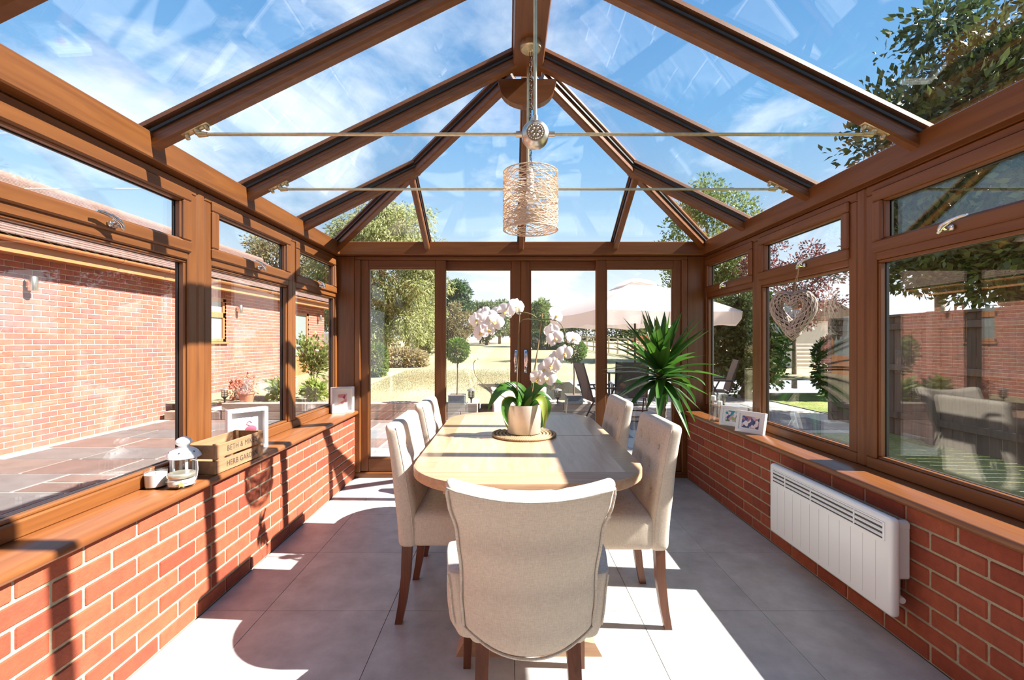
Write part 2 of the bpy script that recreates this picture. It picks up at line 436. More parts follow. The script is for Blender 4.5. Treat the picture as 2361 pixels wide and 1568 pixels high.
def window(name, s, g0, g1, f0, f1, label, open_=0.0, hy=None, vis=True):
    """g0..g1 clear glass of the lower light, f0..f1 outer frame"""
    t = thing(name, label, 'window', kind='structure')
    b = MB(); X = sorted((sx(s, FR_D), sx(s, 1.81)))
    zt, zb, zl, zu = 2.09, Z_SILL, .705, 1.69
    b.cbox(*X, f0, f1, zb, zl - .010, .006); b.cbox(*X, f0, f1, 2.040, zt, .006)
    b.cur = 1; b.cbox(*X, f0, g0 - .010, zl - .011, 2.041, .006); b.cbox(*X, g1 + .010, f1, zl - .011, 2.041, .006); b.cur = 0
    b.cbox(*X, g0 - .011, g1 + .011, zu + .010, 1.752, .006)
    b.build('frame', OAKF, t)
    b = MB(); bead(b, s, g0 - .012, g1 + .012, zl - .012, zu + .012); b.build('glazing_bead', OAKF, t)
    X = sorted((sx(s, 1.783), sx(s, 1.797)))
    MB().box(*X, g0 - .006, g1 + .006, zl - .006, zu + .006).build('pane', M_GLASS, t)
    b = MB(); ring(b, s, 1.7825, 1.7975, g0 - .011, g1 + .011, zl - .011, zu + .011, .016, .001); b.build('gasket', [M_GASKET] * 2, t)
    # opening top-hung sash
    b = MB(); ring(b, s, 1.726, 1.79, g0 - .022, g1 + .022, 1.738, 2.054, .058, .007); sa = b.build('sash', OAKF, t)
    b = MB(); bead(b, s, g0 + .030, g1 - .030, 1.790, 2.002, 1.742, 1.772, .014); b.build('sash_bead', OAKF, sa)
    X = sorted((sx(s, 1.773), sx(s, 1.783)))
    MB().box(*X, g0 + .033, g1 - .033, 1.793, 1.999).build('sash_pane', M_GLASS, sa)
    b = MB(); ring(b, s, 1.7725, 1.7835, g0 + .031, g1 - .031, 1.791, 2.001, .017, .001); b.build('sash_gasket', [M_GASKET] * 2, sa)
    handle(sa, s, hy if hy else (g0 + g1) / 2, 1.762)
    return t
specs = [('over the brick wall nearest the garden doors', 3.52, 4.31, 3.4535, 4.36), ('second from the garden doors', 2.527, 3.387, 2.455, 3.4535),
         ('third from the garden doors, beyond the wide post', 1.40, 2.32, 1.33, 2.395), ('fourth from the garden doors', .27, 1.26, .20, 1.33), ('beside the house wall', -.86, .13, -.93, .20)]
k = 1
for s, side in ((-1, 'left'), (1, 'right')):
    for lab, g0, g1, f0, f1 in specs:
        nm = {-1: 'oak-framed window in the sunlit brick wall facing the garage, ', 1: 'oak-framed window in the shaded brick wall facing the trees, '}[s]
        window('window_%d' % k, s, g0, g1, f0, f1, nm + lab, hy=(None, None if s < 0 else 2.87, 1.86 if s < 0 else 1.92, None, None)[specs.index((lab, g0, g1, f0, f1))]); k += 1
tn = 3
for s, nm in ((-1, 'sunlit'), (1, 'shaded')):
    o = MB().cbox(*sorted((sx(s, 1.737), sx(s, 1.80))), 2.395, 2.455, Z_SILL, 2.092, .010).build('trim_%d' % tn, M_OAK[2]); tn += 1
    tag(o, 'oak coupling post between two windows of the %s side' % nm, 'post', kind='structure')
    # eaves beam, top following the roof slope
    prof = [(1.695, 2.097), (1.690, 2.103), (1.690, 2.210), (1.697, 2.216), (1.80, 2.166), (1.80, 2.093), (1.74, 2.093), (1.74, 2.097)]
    o = MB().prism([(sx(s, d), z) for d, z in prof], -1.0, 4.45, 'y').build('trim_%d' % tn, M_OAK[1]); tn += 1
    tag(o, 'oak eaves beam above the %s side windows' % nm, 'beam', kind='structure')
    # corner post by the doors
    xa, xb = sorted((sx(s, 1.575), sx(s, 1.80)))
    o = MB().cbox(xa, xb, YB, 4.47, 0, 2.097, .006).build('trim_%d' % tn, M_OAK[2]); tn += 1
    tag(o, 'oak corner post beside the garden doors, %s side' % nm, 'post', kind='structure')
prof = [(4.285, 2.097), (4.28, 2.103), (4.28, 2.213), (4.287, 2.219), (4.42, 2.145), (4.42, 2.097)]
o = MB().prism(prof, sx(-1, 1.692), sx(1, 1.692), 'x').build('trim_%d' % tn, M_OAK[0]); tag(o, 'oak eaves beam over the garden doors', 'beam', kind='structure')

# ---- sliding garden doors
door = thing('door_1', 'oak-framed sliding garden doors with four glass panels', 'door', kind='structure')
b = MB()
b.cur = 1; b.cbox(sx(-1, 1.574), sx(1, 1.574), 4.345, 4.50, 2.062, 2.096, .006)
b.cbox(sx(-1, 1.574), sx(1, 1.574), 4.345, 4.50, 0, .05, .008); b.cur = 0
b.cbox(sx(-1, 1.574), sx(-1, 1.52), 4.345, 4.50, .049, 2.063, .006); b.cbox(sx(1, 1.52), sx(1, 1.574), 4.345, 4.50, .049, 2.063, .006)
b.build('outer_frame', [M_OAK[2], M_OAK[0]], door)
def door_panel(x0, x1, g0, g1, y, lab):
    z0, z1, ga, gb = .052, 2.064, .175, 1.986
    b = MB(); Y = (y, y + .05)
    b.cbox(x0, g0, *Y, z0, z1, .005); b.cbox(g1, x1, *Y, z0, z1, .005)
    b.cur = 1; b.cbox(g0 - .001, g1 + .001, *Y, z0, ga, .005); b.cbox(g0 - .001, g1 + .001, *Y, gb, z1, .005)
    p = b.build('door_leaf', [M_OAK[2], M_OAK[0]], door, label=lab)
    b = MB()
    for a, c, e, f in ((g0 - .004, g0 + .012, ga, gb), (g1 - .012, g1 + .004, ga, gb), (g0, g1, ga - .004, ga + .012), (g0, g1, gb - .012, gb + .004)):
        b.cbox(a, c, y + .008, y + .042, e, f, .004)
    b.build('glazing_bead', M_OAK[2], p)
    MB().box(g0 - .003, g1 + .003, y + .018, y + .030, ga - .003, gb + .003).build('pane', M_GLASS, p)
    return p
door_panel(-1.404, -.594, -1.329, -.689, 4.37, 'fixed glazed door leaf')
p2 = door_panel(-.66, .1190, -.603 - .03, .030, 4.432, 'sliding glazed door leaf')
MB().cbox(.105, .135, 4.483, 4.492, .055, 2.06, .002).build('gap_cover_strip', M_OAK[2], p2)  # strip added behind the leaves to close the slit of light between them
p3 = door_panel(.1195, .90, .209, .845 + .03, 4.432, 'sliding glazed door leaf')
door_panel(.834, 1.643, .929, 1.568, 4.37, 'fixed glazed door leaf')
for p, x, m in ((p2, .075, -1), (p3, .166, 1)):
    b = MB(); b.cbox(x - .016, x + .016, 4.420, 4.434, .985, 1.21, .008)
    b.tube([(x + m * .004, 4.425, 1.185), (x + m * .004, 4.385, 1.19), (x + m * .008, 4.372, 1.16), (x + m * .014, 4.37, 1.11), (x + m * .008, 4.372, 1.065), (x + m * .002, 4.388, 1.04), (x + m * .002, 4.425, 1.045)], .0095, 8)
    b.lathe([(0, 0), (.011, .001), (.011, .012), (0, .014)], 12, M=Matrix.Translation((x, 4.42, 1.01)) @ Matrix.Rotation(PI / 2, 4, 'X'))
    b.build('handle', M_CHROME, p, 60, label='chrome pull handle')

# ---- glazed roof
SL = .492; ZE = 2.23; DE = 1.695; ZR = ZE + SL * DE            # side slope
YE = 4.285; YR = 2.864; SB = (ZR - ZE) / (YE - YR)             # back slope
def zside(d): return ZR - SL * d
def zback(y): return ZR - SB * (y - YR)
roof = thing('ceiling', 'pitched glass roof with oak rafters', 'roof', kind='structure')
def bar(p0, p1, nrm, w=.052, mat=0, name='rafter'):
    p0, p1, nrm = Vector(p0), Vector(p1), Vector(nrm).normalized()
    d = (p1 - p0); L = d.length; d.normalize(); sd = d.cross(nrm).normalized(); nrm = sd.cross(d)
    M = Matrix((( sd.x, d.x, nrm.x, p0.x), (sd.y, d.y, nrm.y, p0.y), (sd.z, d.z, nrm.z, p0.z), (0, 0, 0, 1)))
    q = MB()
    q.prism([(-w * .36, -.080), (w * .36, -.080), (w * .5, -.070), (w * .5, -.045), (w * .40, -.040), (w * .40, -.020), (-w * .40, -.020), (-w * .40, -.040), (-w * .5, -.045), (-w * .5, -.070)], 0, L, 'y', M)
    r = q.build(name, M_OAK[mat], roof)
    MB().box(-w * .62, w * .62, 0, L, -.021, -.009, M).build('seal', M_GASKET, r)
    MB().prism([(-w * .78, .009), (w * .78, .009), (w * .70, .030), (w * .35, .042), (-w * .35, .042), (-w * .70, .030)], 0, L, 'y', M).build('cap', M_OAK[mat], r)
    return r
RY = [-.95, -.2, .55, 1.30, 2.05, 2.79, 3.555]
def hip_d(y): return DE * (y - YR) / (YE - YR)
for s in (-1, 1):
    nr = (s * SL, 0, 1)
    for y in RY:
        d1 = .075 if y < YR else hip_d(y) + .012
        bar((sx(s, 1.80), y, zside(1.80)), (sx(s, d1), y, zside(d1)), nr, mat=0)
    # hip
    bar((sx(s, DE + .075), YE + .063, ZE - .037), (sx(s, .10), YR + .084, zside(.10)), (s * SL, SB, 2), .058, 0, 'hip_rafter')
nb = (0, SB, 1)
for x in (sx(-1, .876), XC, sx(1, .876)):
    dd = abs(x - XC); yt = YR + (YE - YR) * dd / DE if dd > .1 else YR + .10
    bar((x, 4.41, zback(4.41)), (x, yt + .02, zback(yt + .02)), nb, .048, 1)
# ridge and boss
MB().prism([(XC - .085, ZR - .115), (XC + .085, ZR - .115), (XC + .092, ZR - .10), (XC + .092, ZR - .05), (XC + .04, ZR - .02), (XC - .04, ZR - .02), (XC - .092, ZR - .05), (XC - .092, ZR - .10)], -1.0, YR + .02, 'y').build('ridge_beam', M_OAK[1], roof)
MB().prism([(XC - .10, ZR - .03), (XC + .10, ZR - .03), (XC + .08, ZR + .05), (XC - .08, ZR + .05)], -1.0, YR + .05, 'y').build('ridge_cap', M_OAK[1], roof)
hub = [(XC - .178, ZR - .115), (XC - .185, ZR - .130), (XC - .178, ZR - .150)] + [(XC - .172 * math.cos(a), ZR - .165 - .118 * math.sin(a)) for a in [PI * i / 18 for i in range(19)]] + [(XC + .178, ZR - .150), (XC + .185, ZR - .130), (XC + .178, ZR - .115)]
MB().prism(hub, YR + .045, YR + .105, 'y').build('ridge_boss', M_OAK[0], roof)
# panes
def pane(poly, zf, nrm):
    n = Vector(nrm).normalized(); q = MB(); v = []
    for t in (-.006, .006):
        for x, y in poly: v.append(Vector((x, y, zf(x, y))) + n * t)
    m = len(poly); f = [tuple(range(m)), tuple(range(2 * m - 1, m - 1, -1))] + [(i, i + m, (i + 1) % m + m, (i + 1) % m) for i in range(m)]
    q.add(v, f).build('pane', M_ROOFGLASS, roof)
for s in (-1, 1):
    zf = lambda x, y: zside(abs(x - XC)); nr = (s * SL, 0, 1); e, r = 1.83, .05
    for y0, y1 in zip(RY[:5], RY[1:6]):
        pane([(sx(s, e), y0), (sx(s, r), y0), (sx(s, r), y1), (sx(s, e), y1)], zf, nr)
    pane([(sx(s, e), 2.79), (sx(s, r), 2.79), (sx(s, r), YR + .02), (sx(s, hip_d(3.555)), 3.555), (sx(s, e), 3.555)], zf, nr)
    pane([(sx(s, e), 3.555), (sx(s, hip_d(3.555)), 3.555), (sx(s, DE), YE), (sx(s, e), YE + .11)], zf, nr)
zf = lambda x, y: zback(y)
for a, c in ((-DE, -.876), (-.876, 0), (0, .876), (.876, DE)):
    hy = lambda d: YR + (YE - YR) * abs(d) / DE
    poly = [(XC + a, 4.44), (XC + c, 4.44)]
    if abs(c) < DE: poly.append((XC + c, max(hy(c), YR + .02)))
    if abs(a) < DE: poly.append((XC + a, max(hy(a), YR + .02)))
    if abs(a) == DE: poly = [(XC + a, 4.44), (XC + c, 4.44), (XC + c, hy(c)), (XC + a, YE)]
    if abs(c) == DE: poly = [(XC + a, 4.44), (XC + c, 4.44), (XC + c, YE), (XC + a, hy(a))]
    pane(poly, zf, nb)

# ================================================================== outdoors
ZG = -.105                                   # patio level
GY0 = 8.18                                   # sleeper wall
def lawn_z(y): return .165 + .0212 * (y - 8.3)

# ---- patio: rows of riven slabs
patio = thing('patio', 'brown and grey sandstone patio with pale pointing', 'patio', kind='structure')
MB().box(-6.3, 1.62, -2, 8.9, ZG - .12, ZG - .006).box(1.62, 6.2, 6.95, 12.2, ZG - .12, ZG - .0065).box(1.62, 1.95, 4.62, 6.95, ZG - .12, ZG - .0066).build('pointing_bed', M_POINTING, patio)
rows = [-.55 + .6 * k for k in range(25)]
for j in range(len(rows) - 1):
    y0, y1 = rows[j], rows[j + 1]
    x = -6.25 + random.uniform(0, .3)
    while x < 6.1:
        L = random.choice((.3, .56, .6, .85, .9, .9))
        x1 = min(x + L, 6.15)
        inside = (x1 < -1.72 and y1 <= GY0 + .3) or (y0 > 4.6 and y1 <= GY0 + .7 and x < 1.6) or (x > 1.6 and y0 > 6.9 and y1 < 12.2 and x1 < 6.1) or (y0 > 4.6 and y1 <= 7.3 and x1 < 1.95)
        if inside and x1 - x > .1:
            if L == .56 and random.random() < .6:
                ym = y0 + .3
                MB().cbox(x + .013, x1 - .013, y0 + .013, ym - .013, ZG - .03, ZG + random.uniform(-.002, .002), .004).build('slab', M_SLAB, patio)
                MB().cbox(x + .013, x1 - .013, ym + .013, y1 - .013, ZG - .03, ZG + random.uniform(-.002, .002), .004).build('slab', M_SLAB, patio)
            else:
                MB().cbox(x + .013, x1 - .013, y0 + .013, y1 - .013, ZG - .03, ZG + random.uniform(-.002, .002), .004).build('slab', M_SLAB, patio)
        x = x1

# ---- lawn, field, side grass
M_SLABG = pieces('grey_patio_slab', [(0, (.24, .235, .235)), (.4, (.30, .295, .295)), (.7, (.27, .24, .225)), (1, (.21, .22, .235))], .7, 4, .3, .3, 30)
for o_ in list(patio.children):
    if o_.name.startswith('slab') and o_.data.vertices[0].co.y > 4.5 and o_.data.vertices[0].co.x > -2.2: o_.data.materials[0] = M_SLABG
def grassmat(name, a, b_, c, s1=.35, s2=14, stripes=0):
    m, t, b, out = newmat(name); tcn = N(t, 'ShaderNodeTexCoord')
    n = N(t, 'ShaderNodeTexNoise'); n.inputs['Scale'].default_value = s1; n.inputs['Detail'].default_value = 4
    n2 = N(t, 'ShaderNodeTexNoise'); n2.inputs['Scale'].default_value = s2; n2.inputs['Detail'].default_value = 6
    t.links.new(tcn.outputs['Object'], n.inputs['Vector']); t.links.new(tcn.outputs['Object'], n2.inputs['Vector'])
    r = ramp(t, [(.35, a), (.65, b_)]); t.links.new(n.outputs['Fac'], r.inputs[0])
    r2 = ramp(t, [(.38, c), (.62, (1, 1, 1))]); t.links.new(n2.outputs['Fac'], r2.inputs[0])
    mul = N(t, 'ShaderNodeMix', data_type='RGBA', blend_type='MULTIPLY'); mul.inputs[0].default_value = .8
    t.links.new(r.outputs[0], mul.inputs[6]); t.links.new(r2.outputs[0], mul.inputs[7]); src = mul.outputs[2]
    if stripes:
        sp = N(t, 'ShaderNodeSeparateXYZ'); t.links.new(tcn.outputs['Object'], sp.inputs[0])
        mu = N(t, 'ShaderNodeMath', operation='MULTIPLY'); mu.inputs[1].default_value = PI / stripes; t.links.new(sp.outputs['X'], mu.inputs[0])
        si = N(t, 'ShaderNodeMath', operation='SINE'); t.links.new(mu.outputs[0], si.inputs[0])
        mr = N(t, 'ShaderNodeMapRange'); mr.inputs[1].default_value = -.35; mr.inputs[2].default_value = .35; mr.inputs[3].default_value = .88; mr.inputs[4].default_value = 1.08
        t.links.new(si.outputs[0], mr.inputs[0]); hv = N(t, 'ShaderNodeHueSaturation'); t.links.new(mr.outputs[0], hv.inputs['Value']); t.links.new(src, hv.inputs['Color']); src = hv.outputs[0]
    t.links.new(src, b.inputs['Base Color']); b.inputs['Roughness'].default_value = .95; b.inputs['Specular IOR Level'].default_value = .1
    bp = N(t, 'ShaderNodeBump'); bp.inputs['Strength'].default_value = .8; bp.inputs['Distance'].default_value = .03
    t.links.new(n2.outputs['Fac'], bp.inputs['Height']); t.links.new(bp.outputs[0], b.inputs['Normal']); return m
M_LAWN = grassmat('mown_dry_lawn', (.33, .30, .18), (.42, .36, .245), (.72, .72, .64), .4, 26, 1.1)
M_FIELD = grassmat('dry_straw_field', (.58, .42, .25), (.66, .50, .32), (.7, .68, .65), .1, 9)
M_SIDEGRASS = grassmat('side_grass', (.20, .24, .07), (.40, .38, .16), (.6, .62, .5), .7, 30)
M_SOIL = plain('bark_mulch', (.16, .12, .09), .95, 0, .5, 30, .8, 60)
lawn = MB()
lawn.add([(-26, 8.32, lawn_z(8.32)), (1.58, 8.32, lawn_z(8.32)), (1.58, 12.25, lawn_z(12.25)), (9, 12.25, lawn_z(12.25)), (4.6, 47, lawn_z(47)), (-26, 47, lawn_z(47))], [(0, 1, 2, 3, 4, 5)])
tag(lawn.build('lawn', M_LAWN), 'sunlit mown lawn beyond the patio, yellowed by drought', 'lawn', kind='structure')
f = MB().add([(9, 12.2, lawn_z(12.2) - .03), (70, 12.2, .3), (70, 120, 2.2), (-60, 120, 2.2), (-60, 46.9, .94), (4.6, 46.9, lawn_z(46.9) - .01)], [(0, 1, 2, 3, 4, 5)])
tag(f.build('field', M_FIELD), 'pale straw field beyond the post and rail fence', 'field', kind='structure')
g = MB().add([(1.92, -3, -.09), (5.75, -3, -.09), (5.75, 4.62, -.09), (1.92, 4.62, -.09)], [(0, 1, 2, 3)])
g.add([(1.96, 4.62, -.09), (5.75, 4.62, -.09), (6.12, 6.94, -.09), (1.96, 6.94, -.09)], [(0, 1, 2, 3)])
g.add([(5.75, -3, -.09), (16, -3, -.09), (16, 12.3, -.09), (6.12, 12.3, -.09), (6.12, 6.94, -.09), (5.75, 4.62, -.09)], [(0, 1, 2, 3, 4, 5)])
tag(g.build('side_lawn', M_SIDEGRASS), 'shaded grass strip outside the right windows', 'lawn', kind='structure')
y_ = MB().add([(-26, -3, -.13), (-6.2, -3, -.13), (-6.2, 8.32, -.13), (-26, 8.32, -.13)], [(0, 1, 2, 3)])
tag(y_.build('yard', M_SOIL), 'dark ground beneath the brick garage', 'ground', kind='structure')
# short grass blades near the patio
n = 26000
gx = RNG.uniform(-3.4, 1.35, n); gy = 9.75 + (RNG.uniform(0, 1, n) + RNG.uniform(0, 1, n)) * 3.15; gz = .165 + .0212 * (gy - 8.3)
a = RNG.uniform(0, 2 * PI, n); hh = RNG.uniform(.012, .035, n); w = .004 + gy * .0002
V = np.stack([np.stack([gx - np.cos(a) * w, gy - np.sin(a) * w, gz], 1), np.stack([gx + np.cos(a) * w, gy + np.sin(a) * w, gz], 1),
              np.stack([gx + RNG.normal(0, .012, n), gy + RNG.normal(0, .012, n), gz + hh], 1)], 1).reshape(-1, 3)
M_BLADE = leafmat('grass_blade', [(.33, .30, .17), (.43, .37, .245), (.35, .32, .18), (.29, .28, .14)], .8, .3, .1)
tag(put('grass_blades', np_mesh('grass_blades', V, np.arange(3 * n).reshape(-1, 3), M_BLADE)), 'short yellowing grass blades of the mown lawn', 'grass', kind='stuff')

# ---- sleepers: raised edges of the lawn
M_SLEEPER = wood('weathered_sleeper', (.30, .235, .18), (.52, .42, .335), 0, 9, .08, .85, .25, .3)
def sleepers(name, label, pieces_, ):
    t = thing(name, label, 'retaining wall')
    for (x0, x1, y0, y1, z0, z1) in pieces_:
        MB().cbox(x0, x1, y0, y1, z0, z1, .008).build('sleeper', M_SLEEPER, t)
    return t
H1 = ZG + .145; H2 = ZG + .29
sleepers('sleeper_wall', 'low timber sleeper wall edging the lawn beside the clipped ball tree without chairs',
         [(-5.1, -3.0, GY0, GY0 + .2, ZG, H1), (-2.99, -1.5, GY0, GY0 + .2, ZG, H1), (-1.49, -1.12, GY0, GY0 + .2, ZG, H1), (-1.11, -.86, GY0, GY0 + .2, ZG, H1),
          (-.85, -.55, GY0, GY0 + .2, ZG, H1), (-5.1, -3.6, GY0, GY0 + .2, H1 + .001, H2), (-3.59, -1.3, GY0, GY0 + .2, H1 + .001, H2), (-1.29, -.76, GY0, GY0 + .2, H1 + .001, H2),
          (-.75, -.55, GY0, GY0 + .2, H1 + .001, H2), (-.75, -.55, GY0 + .201, 8.88, H1 + .001, H2), (-.75, -.55, GY0 + .201, 8.88, ZG, H1)])
sleepers('sleeper_wall', 'low timber sleeper wall behind the folded recliner chair',
         [(.76, 1.0, GY0, GY0 + .2, ZG, H1), (1.01, 1.6, GY0, GY0 + .2, ZG, H1), (.76, .98, GY0, GY0 + .2, H1 + .001, H2), (.99, 1.6, GY0, GY0 + .2, H1 + .001, H2),
          (.76, .96, GY0 + .201, 8.88, ZG, H1), (.76, .96, GY0 + .201, 8.88, H1 + .001, H2), (1.4, 1.6, GY0 + .201, 12.2, ZG, H1), (1.4, 1.6, GY0 + .201, 12.2, H1 + .001, H2)])
sleepers('garden_step', 'timber step up to the lawn between two sleeper walls', [(-.54, .75, 8.9, 9.1, ZG, H1 + .02), (-.54, .75, 8.62, 8.89, ZG, ZG + .12)])
sleepers('bed_edging', 'short lower timber edging next to the brick garage', [(-6.12, -5.12, GY0, GY0 + .2, ZG, H1)])

# ---- leaf clouds
def leaf_mesh(name, P, D, size, mat, aspect=.45, nrm=None, jit=.35):
    """diamond leaves at points P, pointing along D"""
    n = len(P); D = D + RNG.normal(0, jit, (n, 3)); D /= np.linalg.norm(D, axis=1, keepdims=True) + 1e-9
    R = RNG.normal(0, 1, (n, 3)) if nrm is None else nrm + RNG.normal(0, .4, (n, 3))
    Sd = np.cross(D, R); Sd /= np.linalg.norm(Sd, axis=1, keepdims=True) + 1e-9
    L = (size * RNG.uniform(.6, 1.25, n))[:, None]; Wd = L * aspect * .5
    nn = np.cross(Sd, D) * L * .10
    V = np.stack([P, P + D * L * .45 + Sd * Wd + nn, P + D * L, P + D * L * .45 - Sd * Wd + nn], 1).reshape(-1, 3)
    return np_mesh(name, V, np.arange(4 * n).reshape(-1, 4), mat)
def clumps(c, rad, ncl, per, crad, seed, shell=.55):
    r = np.random.default_rng(seed); d = r.normal(0, 1, (ncl, 3)); d /= np.linalg.norm(d, axis=1, keepdims=True)
    rr = r.uniform(shell, 1, (ncl, 1)) ; C = np.array(c) + d * rr * np.array(rad)
    q = r.normal(0, 1, (ncl * per, 3)); q /= np.linalg.norm(q, axis=1, keepdims=True)
    q *= (r.uniform(0, 1, (ncl * per, 1)) ** .5) * crad
    P = np.repeat(C, per, 0) + q * np.array((1, 1, .75))
    return C, P, q / (np.linalg.norm(q, axis=1, keepdims=True) + 1e-9)
M_BARK = plain('bark', (.16, .12, .09), .9, 0, .4, 12, .6, 30)
def tree(label, base, crown_c, rad, ncl, per, crad, size, mat, seed, trunk_r=.12, aspect=.45, group=None, name='tree', cat='tree', droop=0, branches=14, shell=.55, cut=None):
    t = thing(name, label, cat, base, group=group); b0 = Vector(base)
    C, P, D = clumps((0, 0, 0), rad, ncl, per, crad, seed, shell)
    cc = Vector(crown_c) - b0; P = P + np.array(cc); C = C + np.array(cc)
    if droop: D = D * (1 - droop) + np.array((0, 0, -1.0)) * droop
    else: D = D + np.array((0, 0, .15))
    keep = P[:, 2] > .02
    if cut is not None: keep &= cut(P + np.array(base))
    P, D = P[keep], D[keep]
    o = put('foliage', leaf_mesh('foliage', P, D, size, mat, aspect), t); o['kind'] = 'stuff'
    b = MB(); top = cc + Vector((0, 0, rad[2] * .35)); lean = Vector((cc.x, cc.y, 0))
    pts = [Vector((0, 0, -.05)) + lean * (i / 6) ** 2 + Vector((0, 0, top.z * i / 6)) for i in range(7)]
    b.tube(pts, [trunk_r * (1.15 - .9 * i / 6) for i in range(7)], 8)
    b.build('trunk', M_BARK, t, 60)
    b = MB(); r = np.random.default_rng(seed + 5)
    for k in r.choice(len(C), min(branches, len(C)), replace=False):
        e = Vector(C[k]); st = pts[3] if e.z > pts[3].z else pts[2]
        if cut is not None and not cut(np.array([e + b0]))[0]: continue
        mid = (st + e) / 2 + Vector((0, 0, .12 * (e - st).length))
        b.tube([st, mid, e], [trunk_r * .38, trunk_r * .22, trunk_r * .07], 5)
    if b.v: b.build('branches', M_BARK, t, 60)
    return t
ML_BAY = leafmat('bay_leaf', [(.035, .060, .018), (.055, .085, .025), (.09, .12, .035), (.05, .07, .02)], .35, .22)
ML_ELDER = leafmat('mid_green_leaf', [(.10, .15, .04), (.16, .22, .06), (.22, .27, .08), (.12, .17, .05)], .5, .35)
ML_WILLOW = leafmat('willow_leaf', [(.24, .27, .09), (.37, .38, .16), (.48, .46, .24), (.30, .33, .12), (.20, .24, .08)], .55, .5)
ML_CONIFER = leafmat('conifer_leaf', [(.04, .085, .03), (.065, .12, .045), (.09, .14, .05)], .6, .15)
ML_PLUM = leafmat('purple_leaf', [(.10, .025, .03), (.17, .05, .05), (.24, .10, .09), (.09, .03, .035)], .45, .4)
ML_DULL = leafmat('brownish_leaf', [(.16, .15, .06), (.25, .21, .10), (.30, .23, .12), (.12, .13, .05)], .6, .3)
ML_FAR = leafmat('distant_leaf', [(.11, .15, .07), (.16, .20, .09), (.21, .24, .12)], .7, .25)
ML_BOX = leafmat('clipped_leaf', [(.10, .19, .03), (.15, .26, .05), (.22, .33, .08), (.08, .14, .03)], .35, .3)

tree('large dark evergreen tree with glossy leaves outside the shaded side windows', (8.2, 7.4, -.09), (7.9, 7.3, 4.2), (2.7, 1.9, 2.6), 190, 250, .56, .14, ML_BAY, 21, .16, .5,
     cut=lambda P: (P[:, 1] > 5.2) & ~((P[:, 1] > 7.5) & (P[:, 2] > 1.9 + (P[:, 0] - 4.4) / 1.09)))
tree('dense dark broadleaf tree farther along the boarded fence', (11.2, 11.9, -.09), (10.9, 11.8, 4.5), (1.8, 1.4, 1.8), 80, 220, .5, .13, ML_BAY, 23, .14, .5)
tree('purple-leaved plum tree behind the dark boarded fence', (8.7, 14.0, -.09), (8.7, 14.0, 3.1), (1.7, 1.1, 1.35), 50, 130, .36, .10, ML_PLUM, 31, .07, .55)
tree('green leafy tree rising behind the garden parasol', (8.9, 20.3, .35), (8.6, 20.0, 5.3), (2.1, 1.6, 2.9), 95, 170, .6, .16, ML_ELDER, 41, .12, .5)
tree('shady ivy-covered tree beside the white shed wall', (5.85, 11.3, -.09), (5.85, 11.3, 1.30), (.85, .65, 1.25), 80, 220, .38, .11, ML_BAY, 43, .12, .6)
tree('yellow-green willow hanging over the left of the lawn', (-5.6, 20.5, .42), (-5.6, 20.5, 4.4), (2.9, 2.2, 3.6), 190, 230, .62, .22, ML_WILLOW, 51, .22, .22, droop=.45)
tree('tall dark conifer standing behind the brownish bushes', (-3.7, 33.5, .68), (-3.65, 33.5, 4.2), (1.0, 1.0, 1.9), 60, 180, .42, .20, ML_CONIFER, 61, .18, .35, droop=.25,
     cut=lambda P: np.hypot(P[:, 0] + 3.65, P[:, 1] - 33.5) < np.clip((6.95 - P[:, 2]) * .52, .05, 1.3))
tree('brownish green thorn bush in front of the conifer', (-3.45, 28.6, .58), (-3.45, 28.6, 2.05), (1.35, 1.0, 1.5), 70, 170, .42, .15, ML_DULL, 71, .1, .45)
tree('feathery olive bush next to the willow', (-4.5, 25.3, .52), (-4.55, 25.3, 2.5), (1.05, 1.0, 2.1), 60, 170, .45, .18, ML_WILLOW, 73, .1, .3, droop=.3)
for i, (x, y, z, r, lab) in enumerate(((-2.05, 44, 3.2, 1.45, 'broad tree of the distant row with its trunk bared, left end'), (-.92, 48.6, 3.85, 1.7, 'tallest rounded tree in the distant row beyond the lawn'),
                                  (.45, 53.4, 3.9, 1.7, 'rounded tree in the distant row behind the door handles'))):
    tree(lab, (x, y, .9), (x, y, z), (r * 1.12, r, 1.65), 80, 150, .65, .30, ML_FAR, 80 + i, .15, .5)
tree('pale blossomy green tree right of the meeting door frames', (2.7, 39, .8), (2.7, 39, 3.1), (1.35, 1.3, 1.6), 60, 140, .55, .24, ML_ELDER, 90, .14, .5)
def hedge(label, cat, c, rad, nl, size, mat, seed, name='hedge', aspect=.5):
    r = np.random.default_rng(seed); d = r.normal(0, 1, (nl, 3)); d /= np.linalg.norm(d, axis=1, keepdims=True)
    q = np.sign(d) * np.abs(d) ** .7; P = q * np.array(rad) * r.uniform(.75, 1.02, (nl, 1))
    P[:, 2] = np.maximum(P[:, 2], -rad[2] * .98)
    t = thing(name, label, cat, (c[0], c[1], c[2] - rad[2]))
    o = put('foliage', leaf_mesh('foliage', P + np.array((0, 0, rad[2])), d, size, mat, aspect), t); o['kind'] = 'stuff'
    b = MB(); b.tube([(0, 0, 0), (.02, 0, rad[2]), (0, .02, rad[2] * 1.5)], [.06, .05, .02], 6); b.build('stem', M_BARK, t, 60)
hedge('clipped dark hedge at the far end of the fence', 'hedge', (2.8, 33, 1.3), (1.1, .8, .75), 9000, .16, ML_CONIFER, 101)
hedge('grey-green far woodland seen under the parasol', 'woodland', (14, 75, 2.6), (9, 3, 2.0), 16000, .6, ML_FAR, 102, 'woodland')
hedge('low dark woodland on the horizon behind the yucca', 'woodland', (34, 86, 2.8), (9, 3, 2.3), 14000, .6, ML_FAR, 103, 'woodland')
